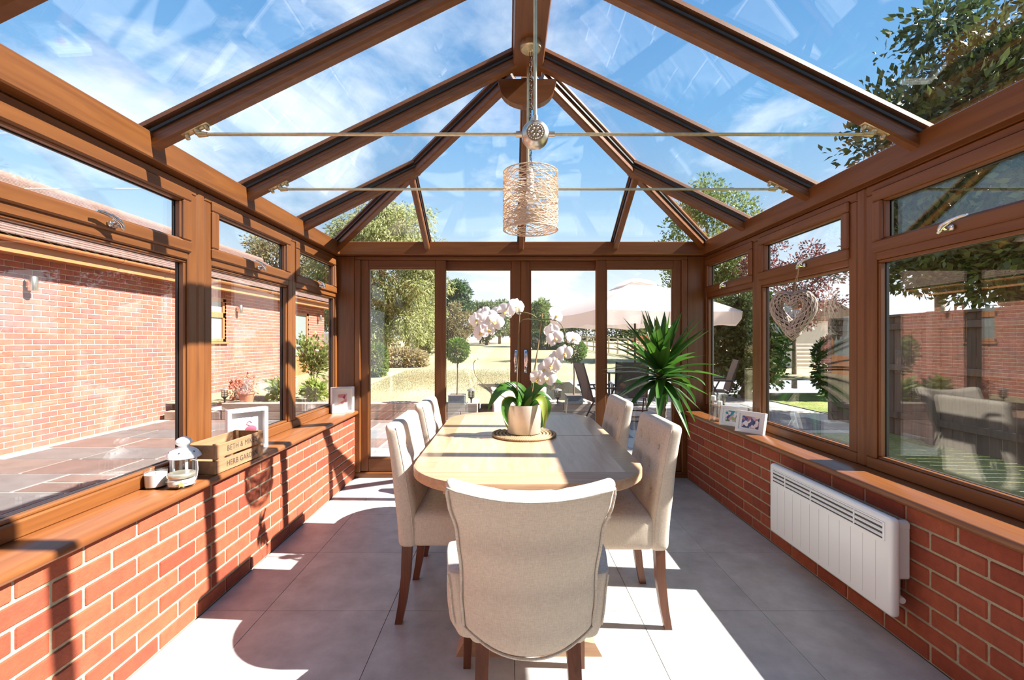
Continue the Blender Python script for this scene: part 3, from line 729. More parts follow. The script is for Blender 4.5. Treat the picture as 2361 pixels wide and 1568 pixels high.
hedge('wispy bramble bank at the foot of the willow', 'bush', (-4.5, 17.0, .62), (1.5, .5, .40), 8000, .13, leafmat('straw_bramble', [(.40, .33, .18), (.52, .42, .25), (.30, .28, .12)], .7, .4), 104, 'bush')
hedge('hanging bush with small reddish berries by the path', 'bush', (-3.9, 13.3, .72), (.38, .4, .5), 3800, .09, ML_ELDER, 105, 'bush')
tree('wind-bent tree with open branches behind the garage roof', (-12.6, 24, -.1), (-11.6, 24, 5.6), (2.3, 1.6, 1.5), 55, 130, .5, .16, ML_DULL, 111, .2, .4, branches=34)
hedge('dark evergreen hedge under the purple plum tree', 'hedge', (8.4, 11.0, .70), (1.0, .5, .79), 7000, .11, ML_BAY, 108)
hedge('dark shrubs behind the white wall past the garage', 'bush', (-9.2, 25.2, 1.6), (1.0, .8, 1.6), 6000, .14, ML_CONIFER, 106, 'bush')

# ---- white wall beyond the garage, paved path edge
b = MB().cbox(-7.6, -6.35, 17.4, 17.6, 0, 1.62, .02); tag(b.build('garden_wall', M_WHITE), 'white rendered wall standing past the end of the brick garage', 'wall')

# ---- post and rail fence on the field side
M_RAIL = wood('pale_fence_wood', (.36, .29, .19), (.56, .47, .33), 2, 8, .1, .9, .2)
fence = thing('post_and_rail_fence', 'pale wooden post and rail fence between lawn and field', 'fence', (7.6, 13.5, 0))
fa, fb = Vector((7.6, 13.5, 0)), Vector((4.35, 46, 0)); nf = 21
for i in range(nf):
    p = fa.lerp(fb, i / (nf - 1)); z = lawn_z(p.y); q = p - fa
    MB().cbox(q.x - .045, q.x + .045, q.y - .045, q.y + .045, z - .1, z + 1.02, .01).build('post', M_RAIL, fence)
    if i < nf - 1:
        p2 = fa.lerp(fb, (i + 1) / (nf - 1)); q2 = p2 - fa
        for hz in (.28, .60, .90):
            z2 = lawn_z(p2.y); v = []
            for (c, zc) in ((q, z + hz), (q2, z2 + hz)):
                v += [(c.x - .06, c.y, zc - .045), (c.x - .025, c.y, zc - .045), (c.x - .025, c.y, zc + .045), (c.x - .06, c.y, zc + .045)]
            MB().add(v, [(0, 1, 2, 3), (7, 6, 5, 4), (0, 4, 5, 1), (1, 5, 6, 2), (2, 6, 7, 3), (3, 7, 4, 0)]).build('rail', M_RAIL, fence)
hedge('rust red dock stalks growing along the fence', 'weeds', (7.3, 24.5, 1.05), (.5, 1.4, .45), 2200, .16, leafmat('dock', [(.40, .11, .05), (.50, .18, .09)], .8, .3), 107, 'dock_weeds', .2)

# ---- boarded fence on the shady side
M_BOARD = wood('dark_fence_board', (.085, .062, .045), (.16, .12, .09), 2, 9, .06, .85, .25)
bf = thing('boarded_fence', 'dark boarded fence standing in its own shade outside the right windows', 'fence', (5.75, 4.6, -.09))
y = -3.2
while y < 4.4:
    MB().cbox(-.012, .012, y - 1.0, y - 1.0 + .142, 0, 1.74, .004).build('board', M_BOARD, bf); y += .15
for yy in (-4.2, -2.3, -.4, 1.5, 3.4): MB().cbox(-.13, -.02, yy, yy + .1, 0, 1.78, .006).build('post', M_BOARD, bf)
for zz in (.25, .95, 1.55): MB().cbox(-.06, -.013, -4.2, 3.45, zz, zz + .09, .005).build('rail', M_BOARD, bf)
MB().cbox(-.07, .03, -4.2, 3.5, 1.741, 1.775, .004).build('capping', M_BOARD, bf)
# white clapboard shed
M_CLAP = plain('white_clapboard', (.62, .62, .60), .7, 0, .06, 5)
sh = thing('garden_shed', 'white weatherboarded shed glimpsed between the trees', 'shed', (11.6, 16.6, -.09))
for i in range(15):
    z = i * .14
    MB().add([(-1.3, -.012, z + .15), (1.3, -.012, z + .15), (1.3, -.035, z), (-1.3, -.035, z), (-1.3, .01, z + .15), (1.3, .01, z + .15), (1.3, .01, z), (-1.3, .01, z)],
             [(0, 3, 2, 1), (4, 5, 6, 7), (0, 1, 5, 4), (3, 7, 6, 2), (0, 4, 7, 3), (1, 2, 6, 5)]).build('weatherboard', M_CLAP, sh)
MB().prism([(-1.4, 2.12), (1.4, 2.12), (0, 2.9)], -.1, 1.9, 'y').build('roof', M_BOARD, sh)
MB().box(-1.29, 1.29, .011, 1.8, 0, 2.11).build('body', M_CLAP, sh)

# ---- brick garage
gar = thing('garage', 'long sunlit red brick garage with tiled roof and orange-brown gutter', 'building', (-6.2, 5.0, ZG))
GX = 0.0; GYA, GYB = -8.0, 10.5                     # local y of the ends (world -3 .. 15.5)
openings = [(4.44, 5.12, 1.385, 2.32), (8.42, 9.32, 0, 2.26)]       # local y0,y1,z0,z1
def wallseg(y0, y1, z0, z1): return MB().box(-.22, -.006, y0, y1, z0, z1)
b = MB(); ys = [GYA] + [v for o_ in openings for v in o_[:2]] + [GYB]
b.box(-.22, -.006, GYA, openings[0][0], 0, 2.62); b.box(-.22, -.006, openings[0][1], openings[1][0], 0, 2.62); b.box(-.22, -.006, openings[1][1], GYB, 0, 2.62)
for o_ in openings:
    if o_[2] > 0: b.box(-.22, -.006, o_[0], o_[1], 0, o_[2])
    b.box(-.22, -.006, o_[0], o_[1], o_[3], 2.62)
b.box(-5.0, -.22, GYB - .2, GYB, 0, 2.62)
b.build('mortar_bed', M_BMORTAR, gar)
cand = []
for c in range(33):
    z = .0375 + .075 * c; y = GYA + (.1125 if c % 2 else 0)
    while y < GYB - .02:
        a, e = max(y + .005, GYA), min(y + .22, GYB)
        for o_ in openings:
            if o_[2] < z < o_[3] + (.225 if o_[2] > 0 else 0) and a < o_[1] and e > o_[0]:
                if a >= o_[0] and e <= o_[1]: a = e = 0
                elif a < o_[0]: e = o_[0]
                else: a = o_[1]
        if e - a > .03:
            wy = 5 + (a + e) / 2; px = 1172 - FPX * 6.2 / wy if wy > .1 else -9999
            vis = 0 < px < 418
            cand.append(((-wy if vis else -99) , a, e, z))
        y += .225
cand.sort(key=lambda q: -q[0] if q[0] > -90 else 1e3)
near = cand[:300]; rest = MB()
_gb = {}
for _, a, e, z in near:
    L = round(e - a, 4)
    if L not in _gb: _gb[L] = MB().cbox(-.05, .0, -L / 2, L / 2, -.0325, .0325, .004).mesh('brick', M_BBRICK)
    put('brick', _gb[L], gar, (0, (a + e) / 2, z))
for _, a, e, z in cand[300:]: rest.cbox(-.05, .0, a, e, z - .0325, z + .0325, .004)
o = rest.build('brickwork', M_BBRICK, gar); o['kind'] = 'stuff'
b = MB()                                            # soldier course over the window
for i in range(9): MB().cbox(-.05, .002, 4.44 + i * .0756, 4.44 + i * .0756 + .066, 2.325, 2.54, .004).build('soldier_brick', M_BBRICK, gar)
M_GWOOD = plain('orange_brown_upvc', (.42, .165, .065), .4)
wi = MB(); y0, y1, z0, z1 = openings[0]
for q in ((y0, y0 + .07, z0, z1), (y1 - .07, y1, z0, z1), (y0, y1, z0, z0 + .07), (y0, y1, z1 - .07, z1), (y0, y1, z1 - .42, z1 - .30)): wi.cbox(-.10, -.03, *q, .008)
wf = wi.build('window_frame', M_GWOOD, gar); MB().cbox(-.06, .05, y0 - .03, y1 + .03, z0 - .05, z0, .008).build('window_sill', M_GWOOD, wf)
M_FROST = plain('frosted_glass', (.22, .25, .25), .3)
MB().box(-.075, -.06, y0 + .07, y1 - .07, z0 + .07, z1 - .42).build('pane', M_FROST, wf, label='dark frosted pane'); MB().box(-.075, -.06, y0 + .07, y1 - .07, z1 - .30, z1 - .07).build('pane', M_FROST, wf)
y0, y1, z0, z1 = openings[1]; wi = MB()
for q in ((y0, y0 + .09, z0, z1), (y1 - .09, y1, z0, z1), (y0, y1, z1 - .09, z1), (y0 + .09, y1 - .09, z0, .95)): wi.cbox(-.10, -.03, *q, .008)
df = wi.build('garage_door', M_GWOOD, gar); MB().box(-.075, -.06, y0 + .09, y1 - .09, .95, z1 - .09).build('pane', M_FROST, df)
# eaves
MB().box(-.05, .28, GYA, GYB + .15, 2.475, 2.49).build('soffit', M_GWOOD, gar)
MB().cbox(.265, .285, GYA, GYB + .15, 2.455, 2.60, .003).build('fascia', M_GWOOD, gar)
gu = [(.29 + .055 + .055 * math.cos(a), 2.625 + .05 * math.sin(a)) for a in [PI + PI * i / 8 for i in range(9)]]
b = MB(); inner = [(.29 + .055 + .050 * math.cos(a), 2.625 + .045 * math.sin(a)) for a in [2 * PI - PI * i / 8 for i in range(9)]]
b.prism(gu + inner, GYA, GYB + .18, 'y').build('gutter', M_GWOOD, gar, 40)
for yy in (1.95, 2.9, 4.3, 6.3, 8.3):
    gj = [(.345 + .061 * math.cos(a), 2.625 + .056 * math.sin(a)) for a in [PI + PI * i / 8 for i in range(9)]]
    MB().prism(gj, yy, yy + .04, 'y').build('gutter_joint', M_GWOOD, gar, 40)
# roof tiles
M_RTILE = pieces('roof_tile', [(0, (.20, .115, .092)), (.5, (.25, .15, .122)), (1, (.22, .14, .12))], .9, 12, .25, .3, 60)
b = MB(); TH = math.radians(30)
for r_ in range(30):
    u0 = r_ * .1; y = GYA + (.083 if r_ % 2 else 0)
    while y < GYB + .1:
        pts = []
        for u, w in ((u0, .022), (u0 + .115, .008), (u0 + .115, -.006), (u0, .006)):
            pts.append((.34 - u * math.cos(TH) - w * math.sin(TH) * -1, 2.66 + u * math.sin(TH) + w * math.cos(TH)))
        b.prism(pts, y + .002, min(y + .163, GYB + .2), 'y'); y += .166
o = b.build('roof_tiles', M_RTILE, gar); o['kind'] = 'stuff'
MB().add([(.33, GYA, 2.63), (.33, GYB + .2, 2.63), (-2.26, GYB + .2, 4.125), (-2.26, GYA, 4.125), (-5.0, GYA, 2.6), (-5.0, GYB + .2, 2.6)], [(0, 1, 2, 3), (3, 2, 5, 4)]).build('roof_felt', M_RTILE, gar)
b = MB(); b.tube([(-2.25, GYA, 4.15), (-2.25, GYB + .2, 4.15)], .10, 10); b.build('ridge_tiles', M_RTILE, gar, 50)
# steel wall lights
wl0 = None
for i, (wy, wz, lab) in enumerate(((5.92, 2.03, 'steel cylinder wall light on the garage far from its window'), (10.5, 2.02, 'steel cylinder wall light beside the garage window'), (14.97, 2.05, 'steel cylinder wall light past the garage door'))):
    if wl0 is None:
        wl0 = t = thing('wall_light', lab, 'wall light', (-6.2, wy, wz), group='garage wall lights')
        b = MB(); b.lathe([(.0, -.09), (.048, -.09), (.05, -.085), (.05, .085), (.048, .09), (0, .09)], 16, (.085, 0, 0)); b.build('cylinder', M_STEEL, t, 40)
        b = MB(); b.cbox(0, .045, -.02, .02, -.05, .05, .004); b.build('bracket', M_STEEL, t)
    else:
        t = copy_tree(wl0); t.location = (-6.2, wy, wz); t['label'] = lab

# ---- raised bed plants on the left
bed = MB().box(-5.1, -2.2, GY0 + .19, 9.7, 0, H2 - .03); tag(bed.build('soil_bed', M_SOIL), 'mulched planting bed behind the sleepers near the garage', 'soil', kind='structure')
def bush(label, c, rad, nl, size, mat, seed, name, cat='plant', stems=6, aspect=.5):
    r = np.random.default_rng(seed); t = thing(name, label, cat, c)
    b = MB(); P = []
    for k in range(stems):
        a = r.uniform(0, 2 * PI); e = Vector((math.cos(a) * rad[0] * r.uniform(.3, 1), math.sin(a) * rad[1] * r.uniform(.3, 1), rad[2] * r.uniform(.6, 1.0)))
        pts = [Vector((0, 0, 0)), Vector((e.x * .3, e.y * .3, e.z * .55)), e]; b.tube(pts, [.010, .008, .004], 5)
        for q in range(nl // stems):
            u = r.uniform(.35, 1.02); p = pts[1].lerp(e, (u - .35) / .65) if u > .35 else pts[1]; P.append(p + Vector(r.normal(0, 1, 3)) * .3 * min(rad))
    b.build('stems', M_BARK, t, 60); P = np.array([list(p) for p in P]); P[:, 2] = np.maximum(P[:, 2], .02)
    D = P - np.array((0, 0, rad[2] * .4)); D /= np.linalg.norm(D, axis=1, keepdims=True)
    o = put('foliage', leaf_mesh('foliage', P, D, size, mat, aspect), t); o['kind'] = 'stuff'; return t
ML_HYD = leafmat('hydrangea_leaf', [(.20, .30, .05), (.34, .42, .10), (.45, .48, .16), (.16, .24, .05)], .45, .4)
ML_ROSE = leafmat('rose_leaf', [(.13, .20, .05), (.24, .30, .08), (.36, .36, .12)], .45, .4)
ML_DRY = leafmat('withered_leaf', [(.36, .10, .06), (.48, .17, .10), (.30, .09, .06)], .8, .3)
ZB = H2 - .03
rose = bush('tall straggly rose bush in the bed by the garage door', (-3.80, 9.0, ZB), (.34, .22, 1.25), 1100, .085, ML_ROSE, 201, 'rose_bush', stems=9)
for i, (x, y, z) in enumerate(((.10, -.12, .95), (.02, .1, 1.02), (-.2, -.1, .9))):
    b = MB(); b.lathe([(0, -.03), (.035, -.015), (.045, .01), (.03, .03), (0, .028)], 10); b.build('rose_bloom', plain('rose_bloom_%d' % i, (.75, .42, .33), .7), rose, 60, loc=(x, y, z))
bush('leafy light green shrub left of the rose bush', (-4.30, 8.74, ZB), (.26, .20, .36), 420, .12, ML_HYD, 202, 'leafy_shrub')
bush('leafy light green shrub at the foot of the rose bush', (-3.60, 8.68, ZB), (.28, .18, .34), 460, .12, ML_HYD, 203, 'leafy_shrub')
bush('small yellow flowering plant beside the sleepers', (-2.9, 8.55, ZB), (.18, .15, .25), 160, .06, leafmat('yellow_flower', [(.6, .45, .05), (.25, .3, .06)], .6, .3), 204, 'flowering_plant')
tp = thing('terracotta_pot', 'terracotta pot with a withered red plant on the raised bed', 'plant pot', (-4.80, 8.44, ZB))
b = MB(); b.lathe([(0, 0), (.095, 0), (.10, .01), (.135, .17), (.15, .175), (.155, .215), (.14, .215), (.13, .19), (0, .18)], 20); b.build('pot', plain('terracotta', (.45, .18, .10), .8, 0, .2, 15), tp, 40)
r = np.random.default_rng(205); P = r.normal(0, 1, (220, 3)) * np.array((.10, .08, .10)) + np.array((-.03, 0, .30)); P[:, 2] = np.maximum(P[:, 2], .2)
o = put('withered_plant', leaf_mesh('withered_plant', P, r.normal(0, 1, (220, 3)), .06, ML_DRY, .5), tp); o['kind'] = 'stuff'
b = MB()
for k in range(7): b.tube([(0, 0, .18), (r.normal(0, .05), r.normal(0, .04), .3), (r.normal(0, .1), r.normal(0, .08), .42)], .004, 4)
b.build('stalks', M_BARK, tp)
hedge('withered red plant rising behind the solar lamp', 'plant', (-5.16, 8.72, ZB + .2), (.10, .08, .19), 260, .05, ML_DRY, 206, 'withered_plant')

# ---- solar lamps
def solar(label, loc):
    t = thing('solar_lamp', label, 'garden lamp', loc, group='solar garden lamps')
    b = MB(); b.lathe([(0, .262), (.02, .262), (.075, .235), (.08, .228), (.075, .224), (0, .224)], 16); b.build('cap', plain('solar_grey', (.25, .24, .23), .5, .5), t, 40)
    b = MB(); b.lathe([(.042, .10), (.048, .12), (.048, .224), (.046, .224), (.046, .12), (.04, .102)], 14); b.build('lens', pane_glass('lamp_lens', (.85, .85, .83), .12), t, 40)
    b = MB()
    for k in range(6):
        a = k * PI / 3; b.tube([(.052 * math.cos(a), .052 * math.sin(a), .10), (.052 * math.cos(a), .052 * math.sin(a), .226)], .004, 5)
    for z in (.14, .18): b.tube([(.052 * math.cos(a), .052 * math.sin(a), z) for a in [2 * PI * i / 14 for i in range(14)]], .003, 5, closed=True)
    b.build('cage', M_DARK, t)
    b = MB(); b.lathe([(0, -.0), (.012, 0), (.014, .06), (.03, .085), (.055, .098), (.055, .106), (0, .106)], 14); b.build('stem', M_DARK, t, 40); return t
solar('solar garden lamp beside the terracotta pot', (-5.13, 8.32, H2)); solar('solar garden lamp next to the slate planter on the sleeper corner', (-.665, 8.25, H2)); solar('solar garden lamp in front of the planter by the recliner', (.885, 8.25, H2))

# ---- clipped ball trees in slate planters
M_SLATE = wood('slate', (.10, .12, .135), (.24, .28, .30), 2, 20, .2, .6, .1)
def topiary(label, loc, seed, s=1):
    t = thing('ball_topiary', label, 'potted tree', loc, group='clipped ball trees')
    b = MB(); w, h = .145, .135
    b.prism([(-w, -w), (w, -w), (w, w), (-w, w)], 0, h, 'z'); b.build('planter', M_SLATE, t)
    b = MB()
    for q in ((-w - .006, w + .006, -w - .008, -w + .01), (-w - .006, w + .006, w - .01, w + .008), (-w - .008, -w + .01, -w, w), (w - .01, w + .008, -w, w)): b.cbox(*q, h - .002, h + .015, .003)
    b.build('planter_rim', M_SLATE, t)
    MB().box(-w + .01, w - .01, -w + .01, w - .01, h, h + .006).build('soil', M_SOIL, t)
    b = MB(); b.tube([(0, 0, h), (.008, 0, .5), (-.004, .005, .86), (0, 0, 1.0)], [.016, .013, .012, .01], 7); b.build('stem', M_BARK, t, 60)
    r = np.random.default_rng(seed); d = r.normal(0, 1, (2600, 3)); d /= np.linalg.norm(d, axis=1, keepdims=True)
    P = d * (.215 * r.uniform(.72, 1.0, (2600, 1))) + np.array((0, 0, .945))
    o = put('foliage', leaf_mesh('foliage', P, d, .045, ML_BOX, .6), t); o['kind'] = 'stuff'; return t
topiary('clipped ball tree in a slate planter on the sleeper corner', (-.92, 8.29, H2), 301)
topiary('clipped ball tree in a slate planter behind the recliner chair', (1.18, 8.29, H2), 302)

# ---- parasol, patio table and folding chairs
M_CANVAS = leafmat('parasol_canvas', [(.86, .73, .69), (.86, .73, .69)], .85, .42, .1)
M_ALU = plain('dark_aluminium', (.055, .045, .042), .4, .4)
M_TEXT = plain('brown_textilene', (.12, .085, .072), .75, 0, .15, 60, .3, 300)
pc = (2.78, 10.1); par = thing('parasol', 'large pale pink square parasol over the patio table', 'parasol', (pc[0], pc[1], ZG), math.radians(12))
hw, ze, za_ = 1.5, 1.98, 2.70
b = MB()
def canopy(u, v):
    r_ = 1 - v; k = int(min(3, u * 4)); f_ = u * 4 - k
    c = [(-1, -1), (1, -1), (1, 1), (-1, 1), (-1, -1)]
    x = (c[k][0] * (1 - f_) + c[k + 1][0] * f_); y = (c[k][1] * (1 - f_) + c[k + 1][1] * f_)
    sag = -.06 * math.sin(PI * f_) * r_ ** 2
    z = ze + (za_ - ze) * (1 - r_) ** .92 + sag * .3
    rr = (.07 + (1 - .07) * r_) * hw * (1 - .05 * math.sin(PI * f_) * r_)
    return (x * rr, y * rr, z)
b.grid(canopy, 32, 8); b.build('canopy', M_CANVAS, par, 30)
b = MB()
def val(u, v):
    x, y, z = canopy(u, 0); k = int(min(3, u * 4)); f_ = u * 4 - k
    drop = .26 + .02 * math.sin(f_ * 19 + k); sc = 1 - .02 * v + .012 * math.sin(f_ * 40 + k) * v
    if f_ < .02 or f_ > .98: drop *= .55
    return (x * sc, y * sc, z - drop * v)
b.grid(val, 96, 2); b.build('valance', M_CANVAS, par, 60)
b = MB()
def vent(u, v):
    x, y, z = canopy(u, .88 + .12 * v); return (x * 1.25 * (1 + .03 * math.sin(u * 70) * (1 - v)), y * 1.25 * (1 + .03 * math.sin(u * 70) * (1 - v)), z + .05 - .02 * (1 - v) + .008 * math.sin(u * 80) * (1 - v))
b.grid(vent, 64, 3); b.build('vent_cap', M_CANVAS, par, 60)
b = MB(); b.tube([(0, 0, .06), (0, 0, za_ + .05)], .024, 12); b.build('pole', M_ALU, par, 60)
b = MB(); b.lathe([(0, 0), (.24, 0), (.24, .05), (.06, .07), (.04, .25), (0, .25)], 20); b.build('base', M_ALU, par, 40)
for sx_, sy_ in ((-1, -1), (1, -1), (1, 1), (-1, 1)):
    b = MB(); b.tube([(0, 0, za_ - .03), (sx_ * hw * .985, sy_ * hw * .985, ze - .02)], .010, 6); b.build('rib', M_ALU, par)
# table: stands round the parasol pole, top split so the pole passes
pt = thing('patio_table', 'dark framed patio table with pale glass top under the parasol', 'table', (pc[0] + .1, pc[1] + .25, ZG))
b = MB(); b.cbox(-.75, .75, -.45, .45, .70, .725, .006)
M_PGLASS = plain('pale_table_glass', (.55, .60, .64), .12)
MB().cbox(-.73, -.16, -.43, .43, .7255, .733, .002).build('glass_top', M_PGLASS, pt); MB().cbox(-.04, .73, -.43, .43, .7255, .733, .002).build('glass_top', M_PGLASS, pt)
b = MB()
for q in ((-.75, .75, -.45, -.40), (-.75, .75, .40, .45), (-.75, -.70, -.45, .45), (.70, .75, -.45, .45), (-.16, -.13, -.45, .45), (-.07, -.04, -.45, .45)): b.cbox(*q, .70, .724, .004)
b.build('table_frame', M_ALU, pt)
for x in (-.70, .70):
    for y in (-.40, .40): MB().cbox(x - .022, x + .022, y - .022, y + .022, 0, .70, .004).build('leg', M_ALU, pt)
def recliner(label, loc, rz):
    """local: seat faces +x"""
    t = thing('folding_chair', label, 'garden chair', loc, rz, group='folding garden chairs')
    b = MB()
    b.grid(lambda u, v: (-.20 - .17 * u + .02 * math.sin(u * PI), -.25 + .5 * v, .44 + .60 * u), 10, 4); b.grid(lambda u, v: (-.215 - .17 * u + .02 * math.sin(u * PI), -.25 + .5 * v, .435 + .60 * u), 10, 4, True)
    b.build('backrest', M_TEXT, t, 40)
    b = MB(); b.rbox(.44, .50, .025, .012, 2, (4, 2, 1), lambda p: (p.x, p.y, p.z + .03 * p.x), (.03, 0, .43)); b.build('seat', M_TEXT, t, 40)
    for s in (-1, 1):
        b = MB(); b.tube([(-.20, s * .265, .43), (-.285, s * .265, .74), (-.375, s * .265, 1.05)], .016, 8); b.build('back_post', M_ALU, t, 60)
        b = MB(); b.cbox(-.30, .27, s * .30 - .025, s * .30 + .025, .635, .66, .008); b.build('armrest', M_ALU, t)
        b = MB(); b.tube([(.13, s * .29, .635), (-.20, s * .29, .0)], .014, 8); b.tube([(-.02, s * .275, .635), (.30, s * .275, 0)], .014, 8); b.build('leg', M_ALU, t, 60)
    b = MB(); b.tube([(-.19, -.28, .02), (-.19, .28, .02)], .012, 6); b.tube([(.29, -.28, .02), (.29, .28, .02)], .012, 6); b.tube([(-.10, -.28, .19), (-.10, .28, .19)], .012, 6); b.build('stretcher', M_ALU, t, 60)
    return t
r0 = recliner('dark folding garden recliner seen from its side before the ball tree', (1.52, 7.62, ZG), math.radians(8))
r1 = copy_tree(r0); r1['label'] = 'dark folding garden chair with its back to the house'; r1.location = (2.13, 8.12, ZG); r1.rotation_euler = (0, 0, math.radians(84))
r2 = copy_tree(r0); r2['label'] = 'brown garden chair at the shaded end of the patio table'; r2.location = (4.05, 9.0, ZG); r2.rotation_euler = (0, 0, math.radians(165))

# ================================================================== furniture
TX, TY0, TY1, TZ = .085, 1.757, 3.515, .75
# ---- dining table
tab = thing('dining_table', 'pale oak extending dining table with rounded ends', 'table', (TX, (TY0 + TY1) / 2, 0))
def table_outline(hw=.506, hl=.879, r=.30, bow=.035):
    pts = []
    for cx, cy, a0 in ((hw - r, hl - r, 0), (-hw + r, hl - r, 90), (-hw + r, -hl + r, 180), (hw - r, -hl + r, 270)):
        for i in range(13):
            a = math.radians(a0 + i * 7.5); x, y = cx + r * math.cos(a), cy + r * math.sin(a)
            pts.append((x, y + math.copysign(bow * (1 - (x / hw) ** 2), y) - math.copysign(bow * .5, y)))
    return pts
def leaf(sgn, mat, name):
    o_ = [(x, y) for x, y in table_outline() if y * sgn > .01]
    if sgn > 0: poly = [(.506, .0015)] + o_ + [(-.506, .0015)]
    else: poly = [(-.506, -.0015)] + o_ + [(.506, -.0015)]
    def inset(p, d):
        c = [(x * (1 - d / .506), y * (1 - d / .879) if abs(y) > .01 else y) for x, y in p]; return c
    b = MB(); levels = [(.004, .706), (0, .710), (0, .742), (.003, .748), (.007, .75)]; n = len(poly); v = []
    for d, z in levels: v += [(x, y, z) for x, y in inset(poly, d)]
    f = []
    for k in range(len(levels) - 1):
        f += [(k * n + i, k * n + (i + 1) % n, (k + 1) * n + (i + 1) % n, (k + 1) * n + i) for i in range(n)]
    f += [tuple(range(n - 1, -1, -1)), tuple((len(levels) - 1) * n + i for i in range(n))]
    b.add(v, f); return b.build(name, mat, tab, 35)
for sg in (1, -1):
    lf = leaf(sg, M_TABLEX, 'leaf')
    # long-grain centre veneer panel set into the cross-banded edge
    ys = sorted((sg * .008, sg * .74)); MB().cbox(-.40, .40, ys[0], ys[1], .746, .7505, .0004).build('centre_panel', M_TABLE, lf)
MB().cbox(-.36, .36, -.70, .70, .645, .705, .004).build('apron', M_TABLE, tab)
for y in (-.70, .44):
    b = MB(); b.cbox(-.05, .05, y - .045, y + .045, .05, .65, .008); b.build('pedestal', M_TABLE, tab)
    b = MB(); b.prism([(-.30, 0), (.30, 0), (.27, .055), (.10, .085), (-.10, .085), (-.27, .055)], y - .055, y + .055, 'y'); b.build('foot', M_TABLEX, tab)
MB().cbox(-.03, .03, -.66, .40, .20, .27, .005).build('stretcher', M_TABLE, tab)

# ---- side chairs, local +x is the front
def smooth(a, b, t):
    t = max(0, min(1, (t - a) / (b - a))); return t * t * (3 - 2 * t)
def back_x(z): return -.262 - .018 * smooth(.35, .65, z) - .058 * max(0, (z - .50) / .415) ** 1.6
tufts = [(-.13, .80), (0, .80), (.13, .80), (-.065, .70), (.065, .70), (-.13, .60), (0, .60), (.13, .60)]
def side_chair(label):
    t = thing('dining_chair', label, 'chair', group='linen dining chairs along the table')
    def fn(p):
        x, y, z = p; th = 1 - .25 * smooth(.5, .9, z); X = x * th + back_x(z) + .045
        if x > .01:
            k = sum(math.exp(-((y - a) ** 2 + (z - c) ** 2) / .0009) for a, c in tufts); X -= .020 * k
            X += .012 * math.cos(y * 6) * smooth(.4, .55, z)
            for a, c in tufts:                                   # diagonal pulls between buttons
                if z < c + .01: X -= .004 * math.exp(-(abs(y - a) - .65 * (c - z)) ** 2 / .00012) * math.exp(-((c - z) / .07) ** 2)
        return (X, y, z)
    b = MB(); b.rbox(.085, .47, .56, .030, 4, (2, 26, 32), fn, (0, 0, .635)); bk = b.build('backrest', M_LINEN, t, 70)
    for a, c in tufts:
        b = MB(); b.lathe([(0, .006), (.008, .005), (.011, 0), (.009, -.004)], 10, M=Matrix.Translation((back_x(c) + .045 + .030 * (1 - .25 * smooth(.5, .9, c)) + .004, a, c)) @ Matrix.Rotation(PI / 2, 4, 'Y')); b.build('button', M_PIPING, bk, 60)
    for s in (-1, 1):                                            # edge seams
        b = MB(); b.tube([(back_x(z) + .045 + .030 * (1 - .25 * smooth(.5, .9, z)), s * .231, z) for z in [.40 + .05 * i for i in range(11)]], .0022, 5); b.build('seam', M_PIPING, bk, 60)
    def fs(p):
        x, y, z = p; k = 1 - (x / .25) ** 4 * .5; return (x, y, z + (.022 * (1 - (y / .24) ** 2) * (1 - (x / .26) ** 2) if z > .42 else 0))
    b = MB(); b.rbox(.46, .462, .155, .035, 4, (10, 10, 3), lambda p: fs((p.x + .03, p.y, p.z)), (.0, 0, .4335)); b.build('seat', M_LINEN, t, 70)
    for s in (-1, 1):
        b = MB(); ys = s * .195; prof = [(0, -.262, .032), (.10, -.243, .036), (.22, -.228, .041), (.358, -.222, .044)]
        v = []
        for z, x, w in prof: v += [(x - w / 2, ys - w * .48, z), (x + w / 2, ys - w * .48, z), (x + w / 2, ys + w * .48, z), (x - w / 2, ys + w * .48, z)]
        f = [(0, 3, 2, 1), (12, 13, 14, 15)] + [(4 * k + i, 4 * k + (i + 1) % 4, 4 * k + 4 + (i + 1) % 4, 4 * k + 4 + i) for k in range(3) for i in range(4)]
        b.add(v, f).build('leg', M_LEG, t)
        b = MB(); v = []
        for z, w in ((0, .030), (.36, .044)): v += [(.215 - w / 2, ys - w / 2, z), (.215 + w / 2, ys - w / 2, z), (.215 + w / 2, ys + w / 2, z), (.215 - w / 2, ys + w / 2, z)]
        b.add(v, [(0, 3, 2, 1), (4, 5, 6, 7)] + [(i, (i + 1) % 4, 4 + (i + 1) % 4, 4 + i) for i in range(4)]).build('leg', M_LEG, t)
    return t
ch = side_chair('tufted cream linen dining chair beside the sunlit brick wall, farther from the garden doors'); ch.location = (-.240, 2.305, 0)
c2 = copy_tree(ch); c2.location = (-.240, 2.965, 0); c2['label'] = 'tufted cream linen dining chair beside the sunlit brick wall, nearer the garden doors'
c3 = copy_tree(ch); c3.location = (.455, 2.265, 0); c3.rotation_euler = (0, 0, PI); c3['label'] = 'tufted cream linen dining chair opposite the panel heater, farther from the yucca'
c4 = copy_tree(ch); c4.location = (.455, 3.06, 0); c4.rotation_euler = (0, 0, PI); c4['label'] = 'tufted cream linen dining chair next to the yucca plant'

